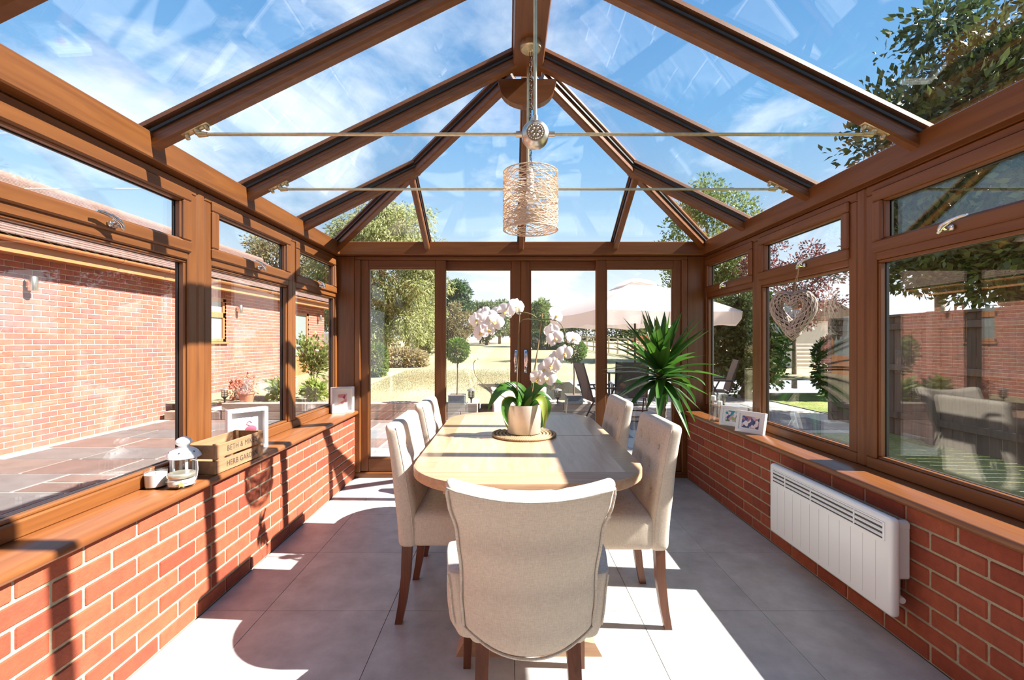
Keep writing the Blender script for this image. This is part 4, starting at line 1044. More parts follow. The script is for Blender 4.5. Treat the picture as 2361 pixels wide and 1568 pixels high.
# ---- carver chairs at the table ends, local +y is the front
def interp(x, tab_):
    for (a, p), (c, q) in zip(tab_, tab_[1:]):
        if x <= c: return p + (q - p) * smooth(a, c, x)
    return tab_[-1][1]
def carver(label):
    t = thing('carver_chair', label, 'chair', group='carver chairs at the table ends')
    WT = [(.33, .165), (.37, .192), (.42, .205), (.50, .210), (.62, .209), (.74, .216), (.84, .233), (.93, .243)]
    YT = [(.33, -.240), (.42, -.258), (.55, -.275), (.70, -.312), (.93, -.392)]
    def bk(p):
        u = max(-1, min(1, p.x / .5)); k = p.z
        z0 = .345 + .06 * abs(u) ** 3; z1 = .908 - .032 * (1 - u * u)
        z = z0 + (z1 - z0) * k
        scal = 1 - .07 * max(0, math.cos(u * PI * 1.5)) ** 8
        tf = 0
        if p.y > .01:
            for a, c in ((-.33, .78), (.33, .78), (0, .68), (-.66, .68), (.66, .68), (-.33, .58), (.33, .58)): tf += math.exp(-(((u - a) * .22) ** 2 + (z - c) ** 2) / .0009)
        crease = sum(math.exp(-((u - a) / .025) ** 2) for a in (-.33, .33)) * (.012 if p.y > -.02 else 0) * smooth(.86, .98, k)
        return (u * interp(z, WT), p.y * (1 - .1 * k) + interp(z, YT) + u * u * (.085 - .045 * smooth(.5, .85, z)) - .016 * tf, z - crease)
    b = MB(); b.rbox(1.0, .095, 1.0, .046, 5, (30, 2, 30), lambda p: bk(p), (0, 0, .5)); back_ = b.build('backrest', M_LINEN, t, 70)
    for du in (-.33, .33):
        q = [bk(Vector((du * .5, yy, 1.0))) for yy in (-.02, 0, .02, .04)]
    # piping round the rear panel
    rim = []
    for i in range(61):
        a = i / 60
        if a < .33: u, k = -1, a / .33
        elif a < .67: u, k = -1 + 2 * (a - .33) / .34, 1
        else: u, k = 1, 1 - (a - .67) / .33
        x, y, z = bk(Vector((u * .49, -.046, .02 + .945 * k))); rim.append((x * 1.0, y - .001, z))
    b = MB(); b.tube(rim, .0045, 6); b.build('piping', M_PIPING, back_, 60)
    low = [bk(Vector((u * .49, -.046, .015))) for u in [-1 + 2 * i / 24 for i in range(25)]]
    b = MB(); b.tube([(x, y - .001, z) for x, y, z in low], .0045, 6); b.build('piping', M_PIPING, back_, 60)
    def arm(s):
        def fa(p):
            v = (p.y + .215) / .43                                     # 0 rear .. 1 front
            x = .208 + .022 * smooth(0, .5, v) + .006 * smooth(.4, 1, v); top = .575 - .075 * smooth(.45, 1, v)
            z = .335 + (p.z) * (top - .335) + (.03 * (1 - v) ** 3 if p.z < .2 else 0)
            bulge = .010 * math.sin(PI * p.z)
            return (s * (x + (p.x if s > 0 else p.x) * (1 + .25 * smooth(.7, 1, p.z)) * 1 + bulge * (1 if p.x > 0 else 0) - .03 * (1 - smooth(0, .35, v)) * (1 - p.z)), p.y - .005, z)
        b = MB(); b.rbox(.075, .43, 1.0, .036, 4, (2, 12, 12), fa, (0, 0, .5))
        if s < 0: b.f = [q[::-1] for q in b.f]
        o_ = b.build('arm', M_LINEN, t, 70)
        pts = [Vector(fa(Vector((.02 * math.cos(a) * 1.7, -.213, .93 + .045 * math.sin(a))))) for a in [PI * i / 10 for i in range(11)]]
        pts = [Vector(fa(Vector((.034, -.20, .30 + .065 * i)))) + Vector((0, -.004, 0)) for i in range(11)]
        b = MB(); b.tube(pts, .003, 5); b.build('seam', M_PIPING, o_, 60)
    arm(-1); arm(1)
    b = MB(); b.rbox(.44, .46, .17, .04, 4, (10, 10, 3), lambda p: (p.x * (1 - .14 * smooth(0, 1, (-p.y) / .23)), p.y + .005, p.z + (.02 * (1 - (p.x / .24) ** 2) if p.z > .45 else 0)), (0, 0, .425)); b.build('seat', M_LINEN, t, 70)
    for s in (-1, 1):
        for (x0, y0, x1, y1, zt, w0, w1) in ((.215, .175, .225, .180, .36, .028, .042), (.142, -.205, .150, -.300, .372, .032, .044)):
            b = MB(); v = []
            for z, x, y, w in ((0, x1, y1, w0), (.18, (x0 + x1 * .6) / 1.6, y0 + (y1 - y0) * .36, (w0 + w1) / 2), (zt, x0, y0 + (.0 if y0 > 0 else .03), w1)):
                v += [(s * x - w / 2, y - w / 2, z), (s * x + w / 2, y - w / 2, z), (s * x + w / 2, y + w / 2, z), (s * x - w / 2, y + w / 2, z)]
            b.add(v, [(0, 3, 2, 1), (8, 9, 10, 11)] + [(4 * k + i, 4 * k + (i + 1) % 4, 4 * k + 4 + (i + 1) % 4, 4 * k + 4 + i) for k in range(2) for i in range(4)]).build('leg', M_LEG, t)
    return t
cv = carver('cream linen carver chair at the table end away from the garden doors, rear panel piped'); cv.location = (.062, 1.645, 0)
cw = copy_tree(cv); cw['label'] = 'cream linen carver chair at the table end by the garden doors'; cw.location = (.085, 3.56, 0); cw.rotation_euler = (0, 0, PI)

# ---- woven mat
mat_ = thing('woven_mat', 'round woven seagrass mat under the orchid pot', 'table mat', (.09, 2.64, TZ + .0005))
for k in range(9):
    r_ = .012 + .0205 * k; n_ = max(10, int(r_ * 2 * PI / .012)); b = MB(); m = n_ * 3
    for sgn in (0, 1):
        b.tube([((r_ + .004 * math.sin(n_ * a + PI * sgn)) * math.cos(a), (r_ + .004 * math.sin(n_ * a + PI * sgn)) * math.sin(a), .0085 + .0022 * math.cos(n_ * a + PI * sgn)) for a in [2 * PI * i / m for i in range(m)]], .0062, 5, closed=True)
    b.build('coil', M_SEAGRASS, mat_, 80)

# ---- orchid
PXM = 2.64 / FPX
def opx(x, y, dy=0.0): return Vector(((x - 1172) * (2.64 + dy) / FPX - .09, dy, H - (y - 787) * (2.64 + dy) / FPX - (TZ + .0185)))
orc = thing('potted_orchid', 'white moth orchid in a brushed silver pot on the dining table', 'potted plant', (.09, 2.64, TZ + .0185))
b = MB(); b.lathe([(0, 0), (.092, 0), (.0945, .004), (.097, .158), (.096, .162), (.092, .158), (.087, .13), (0, .13)], 40); b.build('pot', M_POT, orc, 40)
b = MB(); b.lathe([(0, .134), (.06, .136), (.088, .131)], 20); b.build('bark_chips', M_SOIL, orc)
ML_ORCH = leafmat('orchid_leaf', [(.045, .13, .012), (.07, .18, .02)], .3, .25, .5)
ML_ORCHY = leafmat('orchid_leaf_pale', [(.30, .36, .06), (.30, .36, .06)], .35, .4, .5)
def bez(P, t):
    P = [Vector(p) for p in P]
    while len(P) > 1: P = [a.lerp(c, t) for a, c in zip(P, P[1:])]
    return P[0]
def strap_leaf(parent, name, P, w, mat, n=14, fold=.35, tip=.55, updir=(0, 0, 1), smooth_=80):
    v = []; f = []; m = 4
    for i in range(n + 1):
        t = i / n; p = bez(P, t); d = (bez(P, min(1, t + .02)) - bez(P, max(0, t - .02))).normalized()
        sd = d.cross(Vector(updir)); sd = sd.normalized() if sd.length > 1e-4 else Vector((1, 0, 0)); nn = sd.cross(d)
        ww = w * (math.sin(PI * min(1, (t * .94 + .06)) ** tip) ** .75) if t < 1 else .0005
        for k in range(m + 1):
            q = (k / m * 2 - 1); v.append(p + sd * q * ww / 2 + nn * abs(q) ** 1.5 * ww * fold * .5)
    for i in range(n):
        for k in range(m): f.append((i * (m + 1) + k, i * (m + 1) + k + 1, (i + 1) * (m + 1) + k + 1, (i + 1) * (m + 1) + k))
    return MB().add(v, f).build(name, mat, parent, smooth_)
leaves = [([(1205, 945, 0), (1185, 870, -.02), (1150, 890, -.05), (1124, 948, -.06)], .085, ML_ORCH), ([(1208, 945, .02), (1205, 880, .02), (1180, 880, .02), (1142, 905, .02)], .065, ML_ORCH),
          ([(1210, 945, 0), (1225, 900, -.01), (1265, 865, -.02), (1298, 885, -.02)], .085, ML_ORCH), ([(1212, 945, -.02), (1245, 890, -.05), (1262, 930, -.09), (1254, 990, -.10)], .055, ML_ORCHY),
          ([(1214, 945, .02), (1260, 890, .03), (1275, 955, .02), (1240, 994, .0)], .06, ML_ORCH), ([(1203, 945, -.02), (1168, 890, -.05), (1155, 960, -.09), (1172, 982, -.11)], .045, ML_ORCH),
          ([(1203, 945, .02), (1160, 890, .02), (1160, 955, -.03), (1171, 990, -.03)], .05, ML_ORCHY), ([(1208, 945, .03), (1230, 905, .06), (1250, 900, .08), (1275, 925, .08)], .06, ML_ORCH)]
for pts, w, m in leaves: strap_leaf(orc, 'leaf', [opx(x, y, dy) for x, y, dy in pts], w * 1.22, m, updir=(0, -.5, 1))
ML_STEM = plain('orchid_stem', (.11, .10, .035), .5); M_STAKE = plain('bamboo_stake', (.34, .22, .10), .6)
def stem(P, r=.0028, n=24, mat=ML_STEM, name='stem'):
    b = MB(); pts = [bez(P, i / n) for i in range(n + 1)]; b.tube(pts, r, 6); b.build(name, mat, orc, 60)
def poly_stem(px, r=.0027):
    P = [opx(*q) for q in px]; out = []
    for i in range(len(P) - 1):
        p0, p1, p2, p3 = P[max(0, i - 1)], P[i], P[i + 1], P[min(len(P) - 1, i + 2)]
        for k in range(6):
            t = k / 6; out.append(.5 * ((2 * p1) + (p2 - p0) * t + (2 * p0 - 5 * p1 + 4 * p2 - p3) * t * t + (3 * p1 - p0 - 3 * p2 + p3) * t ** 3))
    out.append(P[-1]); MB().tube(out, r, 6).build('flower_stem', ML_STEM, orc, 60)
poly_stem([(1195, 945, .01), (1192, 860, .0), (1196, 780, 0), (1202, 740, 0), (1240, 737, -.01), (1284, 740, -.02), (1302, 765, -.03), (1305, 800, -.03), (1288, 840, -.04), (1262, 868, -.05)])
poly_stem([(1216, 945, .02), (1232, 850, .01), (1246, 770, .01), (1250, 748, .01), (1228, 726, 0), (1200, 720, 0), (1160, 722, -.02), (1120, 730, -.03), (1102, 748, -.04)])
poly_stem([(1200, 945, -.01), (1165, 918, -.02), (1125, 895, -.03), (1098, 868, -.03), (1092, 842, -.03), (1096, 830, -.03)], .0018)
for a, c in (((1189, 945), (1199, 708)), ((1222, 945), (1251, 722))): MB().tube([opx(*a), opx(*c)], .0025, 6).build('stake', M_STAKE, orc, 60)
for x, y in ((1096, 831), (1102, 828), (1093, 836)):
    MB().lathe([(0, -.004), (.004, 0), (0, .007)], 8).build('bud', ML_STEM, orc, 60, loc=opx(x, y, -.03))
# flower template faces -y
M_PETAL = leafmat('orchid_petal', [(.86, .83, .84), (.86, .83, .84)], .5, .38, .25); M_LIP = plain('orchid_lip', (.80, .55, .14), .5)
b = MB()
def petal(ang, L, w, cup, rnd, dy):
    def fn(u, v):
        q = v * 2 - 1; ww = w * math.sin(PI * (u * .93 + .05)) ** rnd; x = q * ww; y_ = -cup * math.sin(u * PI * .9) + cup * 1.2 * q * q * .6 + dy + .25 * cup * u; z = u * L
        return (x * math.cos(ang) - z * math.sin(ang), y_, x * math.sin(ang) + z * math.cos(ang))
    b.grid(fn, 8, 6)
for a in (0, 128, -128): petal(math.radians(a), .047, .019, .006, .7, .004)
for a in (72, -72): petal(math.radians(a), .050, .031, .008, .55, -.001)
fl_me = b.mesh('flower', M_PETAL, 80)
b = MB(); b.lathe([(0, -.006), (.006, -.004), (.008, .004), (.004, .012), (0, .014)], 10, M=Matrix.Rotation(PI / 2, 4, 'X') @ Matrix.Translation((0, -.006, 0)))
b.grid(lambda u, v: ((v - .5) * .018 * math.sin(PI * (u * .8 + .15)), -.010 - .016 * u + .02 * (v - .5) ** 2, -.004 - .018 * u), 5, 4); lip_me = b.mesh('lip', M_LIP, 80)
r = random.Random(5)
flowers = [(1190, 708, -.01, 20), (1168, 716, -.03, 5), (1150, 722, -.01, -10), (1128, 732, -.05, 10), (1112, 724, -.02, -25), (1098, 738, -.05, -30), (1108, 766, -.06, -20), (1124, 760, -.03, 20), (1142, 742, -.06, 0),
           (1282, 727, -.01, 30), (1272, 764, -.04, -15), (1280, 780, -.07, 5), (1322, 780, -.05, 20), (1302, 814, -.07, 15), (1283, 826, -.05, -20), (1272, 842, -.08, 10), (1256, 850, -.06, -15), (1262, 870, -.08, -5), (1240, 872, -.08, 0)]
for x, y, dy, az in flowers:
    o = put('flower', fl_me, orc, opx(x, y, dy), (math.radians(r.uniform(-25, 15)), math.radians(r.uniform(-25, 25)), math.radians(az + r.uniform(-15, 15)))); o.scale = (r.uniform(.92, 1.12),) * 3
    put('lip', lip_me, o)

# ---- yucca
yuc = thing('potted_yucca', 'tall spiky green yucca in a grey bucket beside the garden doors', 'potted plant', (1.29, 3.93, 0))
b = MB(); b.lathe([(0, 0), (.085, 0), (.088, .006), (.118, .205), (.125, .208), (.126, .222), (.114, .224), (.110, .20), (0, .18)], 28); b.build('bucket', plain('grey_zinc', (.20, .23, .22), .5, .4, .15, 25), yuc, 40)
b = MB(); b.lathe([(0, .19), (.10, .185), (.109, .18)], 16); b.build('soil', M_SOIL, yuc)
b = MB(); n_ = 46; b.tube([(.004 * math.sin(i * .3) + .02 * i / n_, 0, .18 + .90 * i / n_) for i in range(n_ + 1)], [.041 + .004 * math.sin(i * 2.4) + .002 * math.sin(i * 5.1) for i in range(n_ + 1)], 14)
b.build('trunk', plain('yucca_trunk', (.27, .19, .13), .9, 0, .45, 45, 1.0, 70), yuc, 40)
ML_YUC = leafmat('yucca_leaf', [(.022, .075, .012), (.038, .115, .018), (.08, .20, .022), (.028, .09, .014)], .32, .30, .5)
r = random.Random(12); nl = 66
for i in range(nl):
    q = i / (nl - 1); az = i * 2.39996 + r.uniform(-.25, .25); el = math.radians(82 - 118 * q ** 1.15 + r.uniform(-9, 9)); zc = 1.12 - .20 * q
    L = .36 + .20 * math.sin(PI * (q * .9 + .1)) + r.uniform(-.05, .06); d = Vector((math.cos(az) * math.cos(el), math.sin(az) * math.cos(el), math.sin(el)))
    p0 = Vector((.02 + .03 * math.cos(az), .03 * math.sin(az), zc))
    droop = (.03 + .26 * q) * L * r.uniform(.4, 1.3)
    end = p0 + d * L + Vector((0, 0, -droop))
    lim = .375 - .0
    if end.y > lim: k = lim / end.y; end = Vector((end.x * 1.0, end.y * k, end.z + .05)) 
    if end.x > .34 and end.z < .95: end.x = .34
    if end.x > .42: end.x = .42
    mid = p0 + d * L * .55 + Vector((0, 0, -.02 * q)); mid.y = min(mid.y, .34); mid.x = min(mid.x, .40)
    m2 = p0 + (mid - p0) * .55 + Vector((0, 0, .03))
    strap_leaf(yuc, 'leaf', [p0, m2, mid, end], .082 + r.uniform(-.012, .012), ML_YUC, 10, .38, .60, updir=(-.15 * math.cos(az), -.15 * math.sin(az), 1) if abs(d.z) < .95 else (-math.cos(az), -math.sin(az), .2))

# ---- panel heater
ht = thing('panel_heater', 'white electric panel heater on the shaded brick wall', 'heater', (XC + BR_D, 2.33, .15))
HX = -.095
def hf(p):
    return (p.x + HX, p.y, p.z + .205)
b = MB(); b.rbox(.042, .885, .41, .018, 4, (1, 3, 3), hf); b.build('front_panel', M_WHITEM, ht, 60)
b = MB(); b.cbox(-.074, -.004, -.36, .36, .04, .35, .006); b.build('back_box', M_WHITE, ht)
b = MB(); b.cbox(-.070, -.002, -.405, -.375, .14, .36, .008); b.cbox(-.078, -.001, -.408, -.372, .345, .385, .01); b.build('bracket', M_WHITE, ht)
b = MB(); b.cbox(-.070, -.002, .375, .405, .14, .36, .008); b.build('bracket', M_WHITE, ht)
b = MB(); b.tube([(-.055, -.36, .065), (-.055, -.405, .065), (-.055, -.425, .065)], [.016, .016, .013], 12); b.build('thermostat_knob', M_WHITE, ht, 40)
X0 = HX - .021
M_HDARK = plain('slot_shade', (.06, .06, .06), .6)
b = MB(); b.cbox(X0 - .0008, X0 + .002, -.40, .40, .312, .378, .0003); gs = b.build('grille', M_HDARK, ht)  # dark plate on the panel face; shade in the slots is its colour
for k in range(3):
    z = .322 + .022 * k; v = MB()
    v.add([(X0 - .001, -.40, z - .004), (X0 - .001, .40, z - .004), (X0 - .005, .40, z + .005), (X0 - .005, -.40, z + .005), (X0 + .001, -.40, z), (X0 + .001, .40, z), (X0 - .001, .40, z + .009), (X0 - .001, -.40, z + .009)],
          [(0, 3, 2, 1), (4, 5, 6, 7), (0, 1, 5, 4), (3, 7, 6, 2), (0, 4, 7, 3), (1, 2, 6, 5)]); v.build('slat', M_WHITEM, gs)
for y in (-.24, .06, .28): MB().cbox(X0 - .0055, X0, y - .003, y + .003, .313, .377, .0005).build('grille_rib', M_WHITEM, gs)
b = MB()
for q in ((-.41, .41, .378, .384), (-.41, .41, .306, .312), (-.41, -.40, .31, .38), (.40, .41, .31, .38)): b.cbox(X0 - .004, X0 + .002, *q, .001)
b.build('grille_frame', M_WHITEM, gs)
M_GROOVE_SHADE = plain('groove_shade_grey', (.62, .62, .62), .6)
for k in range(11): MB().box(X0 - .0006, X0 + .002, -.36 + .072 * k - .0012, -.36 + .072 * k + .0012, .035, .29).build('groove_shade', M_GROOVE_SHADE, ht)  # raised grey strips; the shade of grooves is put into their colour

# ================================================================== hanging things
def tie(label, y, rosette):
    z = 2.212; t = thing('tie_bar', label, 'tie bar', (XC, y, z))
    MB().tube([(-1.50, 0, 0), (1.50, 0, 0)], .0075, 10).build('rod', M_BRASS, t, 60)
    dx = 0
    MB().tube([(dx, 0, .03 if rosette else 0), (dx, 0, ZR - .115 - z)], .0085, 10).build('hanger_rod', M_BRASS, t, 60)
    for s in (-1, 1):
        b = MB(); th = math.atan(SL) * -s
        M = Matrix.Translation((s * 1.515, 0, zside(1.515) - z - .080)) @ Matrix.Rotation(-th if False else (math.atan(SL) * s), 4, 'Y')
        b.cbox(-.065, .065, -.020, .020, -.010, .004, .004, M)
        for e in (-.048, .048): b.lathe([(0, -.034), (.009, -.030), (.011, -.02), (.011, -.008), (0, -.008)], 12, M=M @ Matrix.Translation((e, 0, 0)))
        b.tube([M @ Vector((0, 0, -.008)), M @ Vector((-s * .004, 0, -.026)), Vector((s * 1.50, 0, 0))], [.014, .016, .013], 10)
        b.tube([(s * 1.50, 0, 0), (s * 1.475, 0, 0), (s * 1.46, 0, 0)], [.014, .012, .010], 10)
        b.build('bracket', M_BRASS, t, 50)
    if rosette:
        R = Matrix.Translation((0, 0, 0)) @ Matrix.Rotation(PI / 2, 4, 'X')
        b = MB(); b.lathe([(0, -.03), (.056, -.03), (.060, -.026), (.060, .012), (.056, .018), (.050, .020), (.046, .026), (.040, .028), (.036, .024), (0, .024)], 40, M=R); ro = b.build('rosette', M_STEEL, t, 40)
        b = MB(); b.lathe([(0, .024), (.004, .031), (.007, .026)], 10, M=R)
        for k in range(6):
            a = k * PI / 3; b.lathe([(0, .034), (.006, .032), (.010, .024)], 8, M=R @ Matrix.Rotation(a, 4, 'Z') @ Matrix.Translation((.016, 0, 0)) @ Matrix.Diagonal((1.0, .75, 1, 1)))
        for k in range(20):
            a = k * PI / 10; b.lathe([(0, .031), (.0045, .028), (.006, .022)], 6, M=R @ Matrix.Translation((.031 * math.cos(a), .031 * math.sin(a), 0)))
        b.build('flower_boss', M_STEEL, ro, 60)
        for p0, p1 in (((-.058, 0, 0), (-.086, 0, 0)), ((.058, 0, 0), (.086, 0, 0)), ((0, 0, .055), (0, 0, .082))): MB().tube([p0, p1], .0135, 12).build('collar', M_STEEL, ro, 60)
    return t
tie('brass roof tie bar with a round rosette at its middle', 2.05, True)
tie('plain brass roof tie bar passing behind the string lampshade', 2.79, False)

lamp = thing('pendant_lamp', 'pendant lamp with an openwork paper-string drum shade on a chain', 'pendant lamp', (XC + .004, 2.56, 1.905))
LZ = ZR - .115 - 1.905
b = MB(); b.lathe([(0, LZ - .052), (.012, LZ - .050), (.016, LZ - .042), (.052, LZ - .040), (.058, LZ - .034), (.058, LZ - .003), (.056, LZ), (0, LZ)], 28); b.build('ceiling_rose', M_BRASS, lamp, 40)
nz = 25; z0, z1 = .345, LZ - .052; pit = (z1 - z0) / nz
lk = MB(); hl = pit * .62; lk.tube([(.0085 * math.cos(a), 0, (hl - .0085) * (1 if math.sin(a) > 0 else -1) * 1 + .0085 * math.sin(a)) for a in [2 * PI * (i + .5) / 16 for i in range(16)]], .0019, 5, closed=True); lkm = lk.mesh('chain_link', M_DARK, 80)
for k in range(nz): put('chain_link', lkm, lamp, (0, 0, z0 + pit * (k + .5)), (0, 0, (PI / 2 if k % 2 else 0) + .5))
b = MB(); b.tube([(.008 + .008 * math.sin(i * .9), .004, z0 - .05 + (z1 - z0 + .05) * i / 30) for i in range(31)], .0022, 5); b.build('flex', M_DARK, lamp, 60)
SR, SH = .150, .325; b = MB(); r = random.Random(3)
for z in (.004, SH - .004):
    b.tube([(SR * math.cos(a), SR * math.sin(a), z) for a in [2 * PI * i / 48 for i in range(48)]], .0035, 6, closed=True)
for k in range(280):
    a0 = r.uniform(0, 2 * PI); sw = r.uniform(1.0, 3.6); zc = r.uniform(-.02, SH + .02); sl_ = r.uniform(-.14, .14); amp = r.uniform(0, .035); ph = r.uniform(0, 6); n_ = int(10 * sw)
    pts = []
    for i in range(n_ + 1):
        a = a0 + sw * i / n_; z = zc + sl_ * (i / n_ - .5) * sw * .6 + amp * math.sin(ph + 3 * i / n_); z = min(SH - .003, max(.003, z)); rr = SR + r.uniform(-.002, .003)
        pts.append((rr * math.cos(a), rr * math.sin(a), z))
    b.tube(pts, r.uniform(.0012, .0021), 4, cap=False)
for k in range(26):                                          # strands across the open lower ring
    a = r.uniform(0, 2 * PI); c = a + r.uniform(.6, 1.6); p, q = Vector((SR * math.cos(a), SR * math.sin(a), .006)), Vector((SR * math.cos(c), SR * math.sin(c), .006 + r.uniform(0, .03)))
    b.tube([p, (p + q) / 2 + Vector((p + q)).normalized() * .012, q], .0013, 4, cap=False)
b.build('shade', M_SHADE, lamp, 80)
b = MB(); b.tube([(0, 0, .345), (0, 0, .31), (0, 0, .255)], [.012, .018, .019], 14)
for k in range(3): a = k * 2 * PI / 3 + .4; b.tube([(0, 0, .29), (SR * .98 * math.cos(a), SR * .98 * math.sin(a), .318)], .0022, 5)
b.build('lampholder', M_WHITE, lamp, 60)
b = MB(); b.lathe([(0, .155), (.018, .160), (.029, .180), (.029, .20), (.018, .235), (.014, .255), (0, .255)], 18); b.build('bulb', plain('pearl_bulb', (.85, .84, .80), .25), lamp, 40)

# ---- wicker heart
hz0 = 1.455; hrt = thing('wicker_heart', 'grey wicker heart wreath hung from a window handle by string', 'wreath', (1.775, 2.87, hz0), math.radians(-48))
def heart(t):
    x = 16 * math.sin(t) ** 3; y = 13 * math.cos(t) - 5 * math.cos(2 * t) - 2 * math.cos(3 * t) - math.cos(4 * t)
    return Vector((x * .0058, 0, (y + 2.5) * .0082))
b = MB(); r = random.Random(9); K = 30
for k in range(K):
    ph = 2 * PI * k / K; n_ = 70; pts = []; tw = 1.5 if k % 3 else -2.0
    for i in range(n_):
        t = 2 * PI * i / n_; p = heart(t); d = (heart(t + .03) - heart(t - .03)).normalized(); nn = Vector((0, 1, 0)); sd = d.cross(nn); rr = .034 * (1 - .12 * math.cos(t)) + r.uniform(-.001, .001) + (.0025 if k % 3 == 0 else 0)
        a = ph + tw * t; pts.append(p + (sd * math.cos(a) + nn * math.sin(a)) * rr)
    b.tube(pts, .0036, 5, closed=False, cap=False)
b.build('wicker', M_WICKER, hrt, 80)
b = MB(); b.tube([heart(2 * PI * i / 50) for i in range(50)], .014, 8, closed=True); b.build('gap_shade_core', plain('wicker_gap_shade', (.10, .075, .06), .9), hrt, 80)  # dark tube added inside; shade between strands is put into its colour
b = MB(); top = heart(0.0) + Vector((0, 0, .035)); R_ = Matrix.Rotation(math.radians(48), 4, 'Z')
hk = R_ @ (Vector((1.815, 2.865, 1.774)) - Vector((1.775, 2.87, hz0)))
b.tube([top, top.lerp(hk, .5) + Vector((.004, 0, 0)), hk], .0018, 5); b.tube([top + Vector((.006, 0, 0)), top.lerp(hk, .5) - Vector((.006, 0, 0)), hk], .0018, 5); b.build('string', plain('jute', (.50, .36, .22), .9), hrt)

# ================================================================== things on the sills
def picmat(name, cols, scale, bgc):
    m, t, b, out = newmat(name); tcn = N(t, 'ShaderNodeTexCoord'); v = N(t, 'ShaderNodeTexVoronoi'); v.inputs['Scale'].default_value = scale; v.inputs['Randomness'].default_value = 1
    t.links.new(tcn.outputs['Object'], v.inputs['Vector']); sp = N(t, 'ShaderNodeSeparateColor'); t.links.new(v.outputs['Color'], sp.inputs[0])
    r_ = ramp(t, [(i / len(cols), c) for i, c in enumerate(cols)], 'CONSTANT'); t.links.new(sp.outputs[0], r_.inputs[0]); t.links.new(r_.outputs[0], b.inputs['Base Color']); b.inputs['Roughness'].default_value = .25; return m
def box_frame(label, name, w, h, d, loc, rz, tilt, border, depth_in, pic, pw, ph, strut=True):
    t = thing(name, label, 'photo frame', loc, rz); T = Matrix.Rotation(-tilt, 4, 'X')
    b = MB()
    for q in ((-w / 2, w / 2, 0, border), (-w / 2, w / 2, h - border, h), (-w / 2, -w / 2 + border, border - .001, h - border + .001), (w / 2 - border, w / 2, border - .001, h - border + .001)): b.cbox(q[0], q[1], 0, d, q[2], q[3], .0015, T)
    b.build('frame', M_WHITE, t)
    MB().box(-w / 2 + border, w / 2 - border, depth_in, d - .001, border, h - border, T).build('mount', M_WHITE, t)
    if pic: MB().box(-pw / 2, pw / 2, depth_in - .001, depth_in, h / 2 - ph / 2, h / 2 + ph / 2, T).build('photograph', pic, t)
    if strut:
        p = T @ Vector((0, d, h * .7)); MB().tube([p, Vector((0, p.y + h * .28, .002))], .004, 6).build('strut', M_WHITE, t)
    return t, T
a = math.atan2(.16, .145)
bigf, T = box_frame('deep white box frame with a child\'s drawing behind the crate', 'box_frame', .225, .25, .045, (-1.565, 2.772, Z_SILL), a, 0, .022, .034, None, 0, 0, False)
b = MB()
M_PINKP = plain('pink_paint', (.78, .10, .16), .7); M_BLUEP = plain('blue_pencil', (.20, .20, .55), .7)
MB().box(-.060, .062, .032, .0335, .045, .205).build('paper', plain('paper', (.84, .84, .85), .8), bigf)
b = MB(); b.tube([(.030, .0315, .158), (.018, .0315, .168), (.004, .0315, .163), (.000, .0315, .152), (.012, .0315, .144), (.022, .0315, .140)], .003, 5); b.lathe([(0, 0), (.030, 0), (.033, .002), (0, .003)], 16, M=Matrix.Translation((.024, .0320, .118)) @ Matrix.Rotation(PI / 2, 4, 'X') @ Matrix.Diagonal((1, .75, 1, 1)))
b.prism([(-.012, .110), (.052, .100), (.050, .128), (.020, .142)], .0308, .0318, 'y'); b.build('painted_bird', M_PINKP, bigf)
b = MB(); r = random.Random(8); x = -.040
for k in range(7):
    b.tube([(x + q[0], .0312, .178 + .003 * k * .4 + q[1]) for q in ((0, 0), (.003, .008 + r.uniform(-.003, .003)), (.006, .001), (.008, .007))], .0010, 4); x += .0105
b.build('scribbled_writing', M_BLUEP, bigf)
box_frame('white box frame with a pink photograph in the corner by the garden doors', 'box_frame', .205, .235, .045, (-1.510, 4.215, Z_SILL), math.atan2(.13, .155), 0, .020, .034,
          picmat('pink_photo', [(.80, .45, .42), (.62, .12, .20), (.85, .62, .55), (.35, .06, .14), (.88, .72, .66), (.70, .30, .30)], 26, None), .085, .10, False)
pm1 = picmat('group_photo_a', [(.10, .16, .10), (.42, .55, .50), (.06, .08, .30), (.75, .68, .72), (.02, .28, .36), (.50, .34, .32), (.30, .40, .16)], 46, None)
pm2 = picmat('group_photo_b', [(.03, .05, .14), (.62, .45, .52), (.75, .74, .78), (.05, .09, .26), (.38, .18, .24), (.80, .70, .72), (.04, .06, .16)], 46, None)
box_frame('white picture frame with a group photograph, overlapping another frame on the shaded sill', 'picture_frame', .205, .155, .032, (1.712, 3.285, Z_SILL), math.radians(-57), math.radians(14), .022, .010, pm2, .125, .085)
box_frame('white picture frame with a green group photograph beside the glass candle holder', 'picture_frame', .205, .155, .032, (1.722, 3.545, Z_SILL), math.radians(-50), math.radians(14), .022, .010, pm1, .125, .085, True)

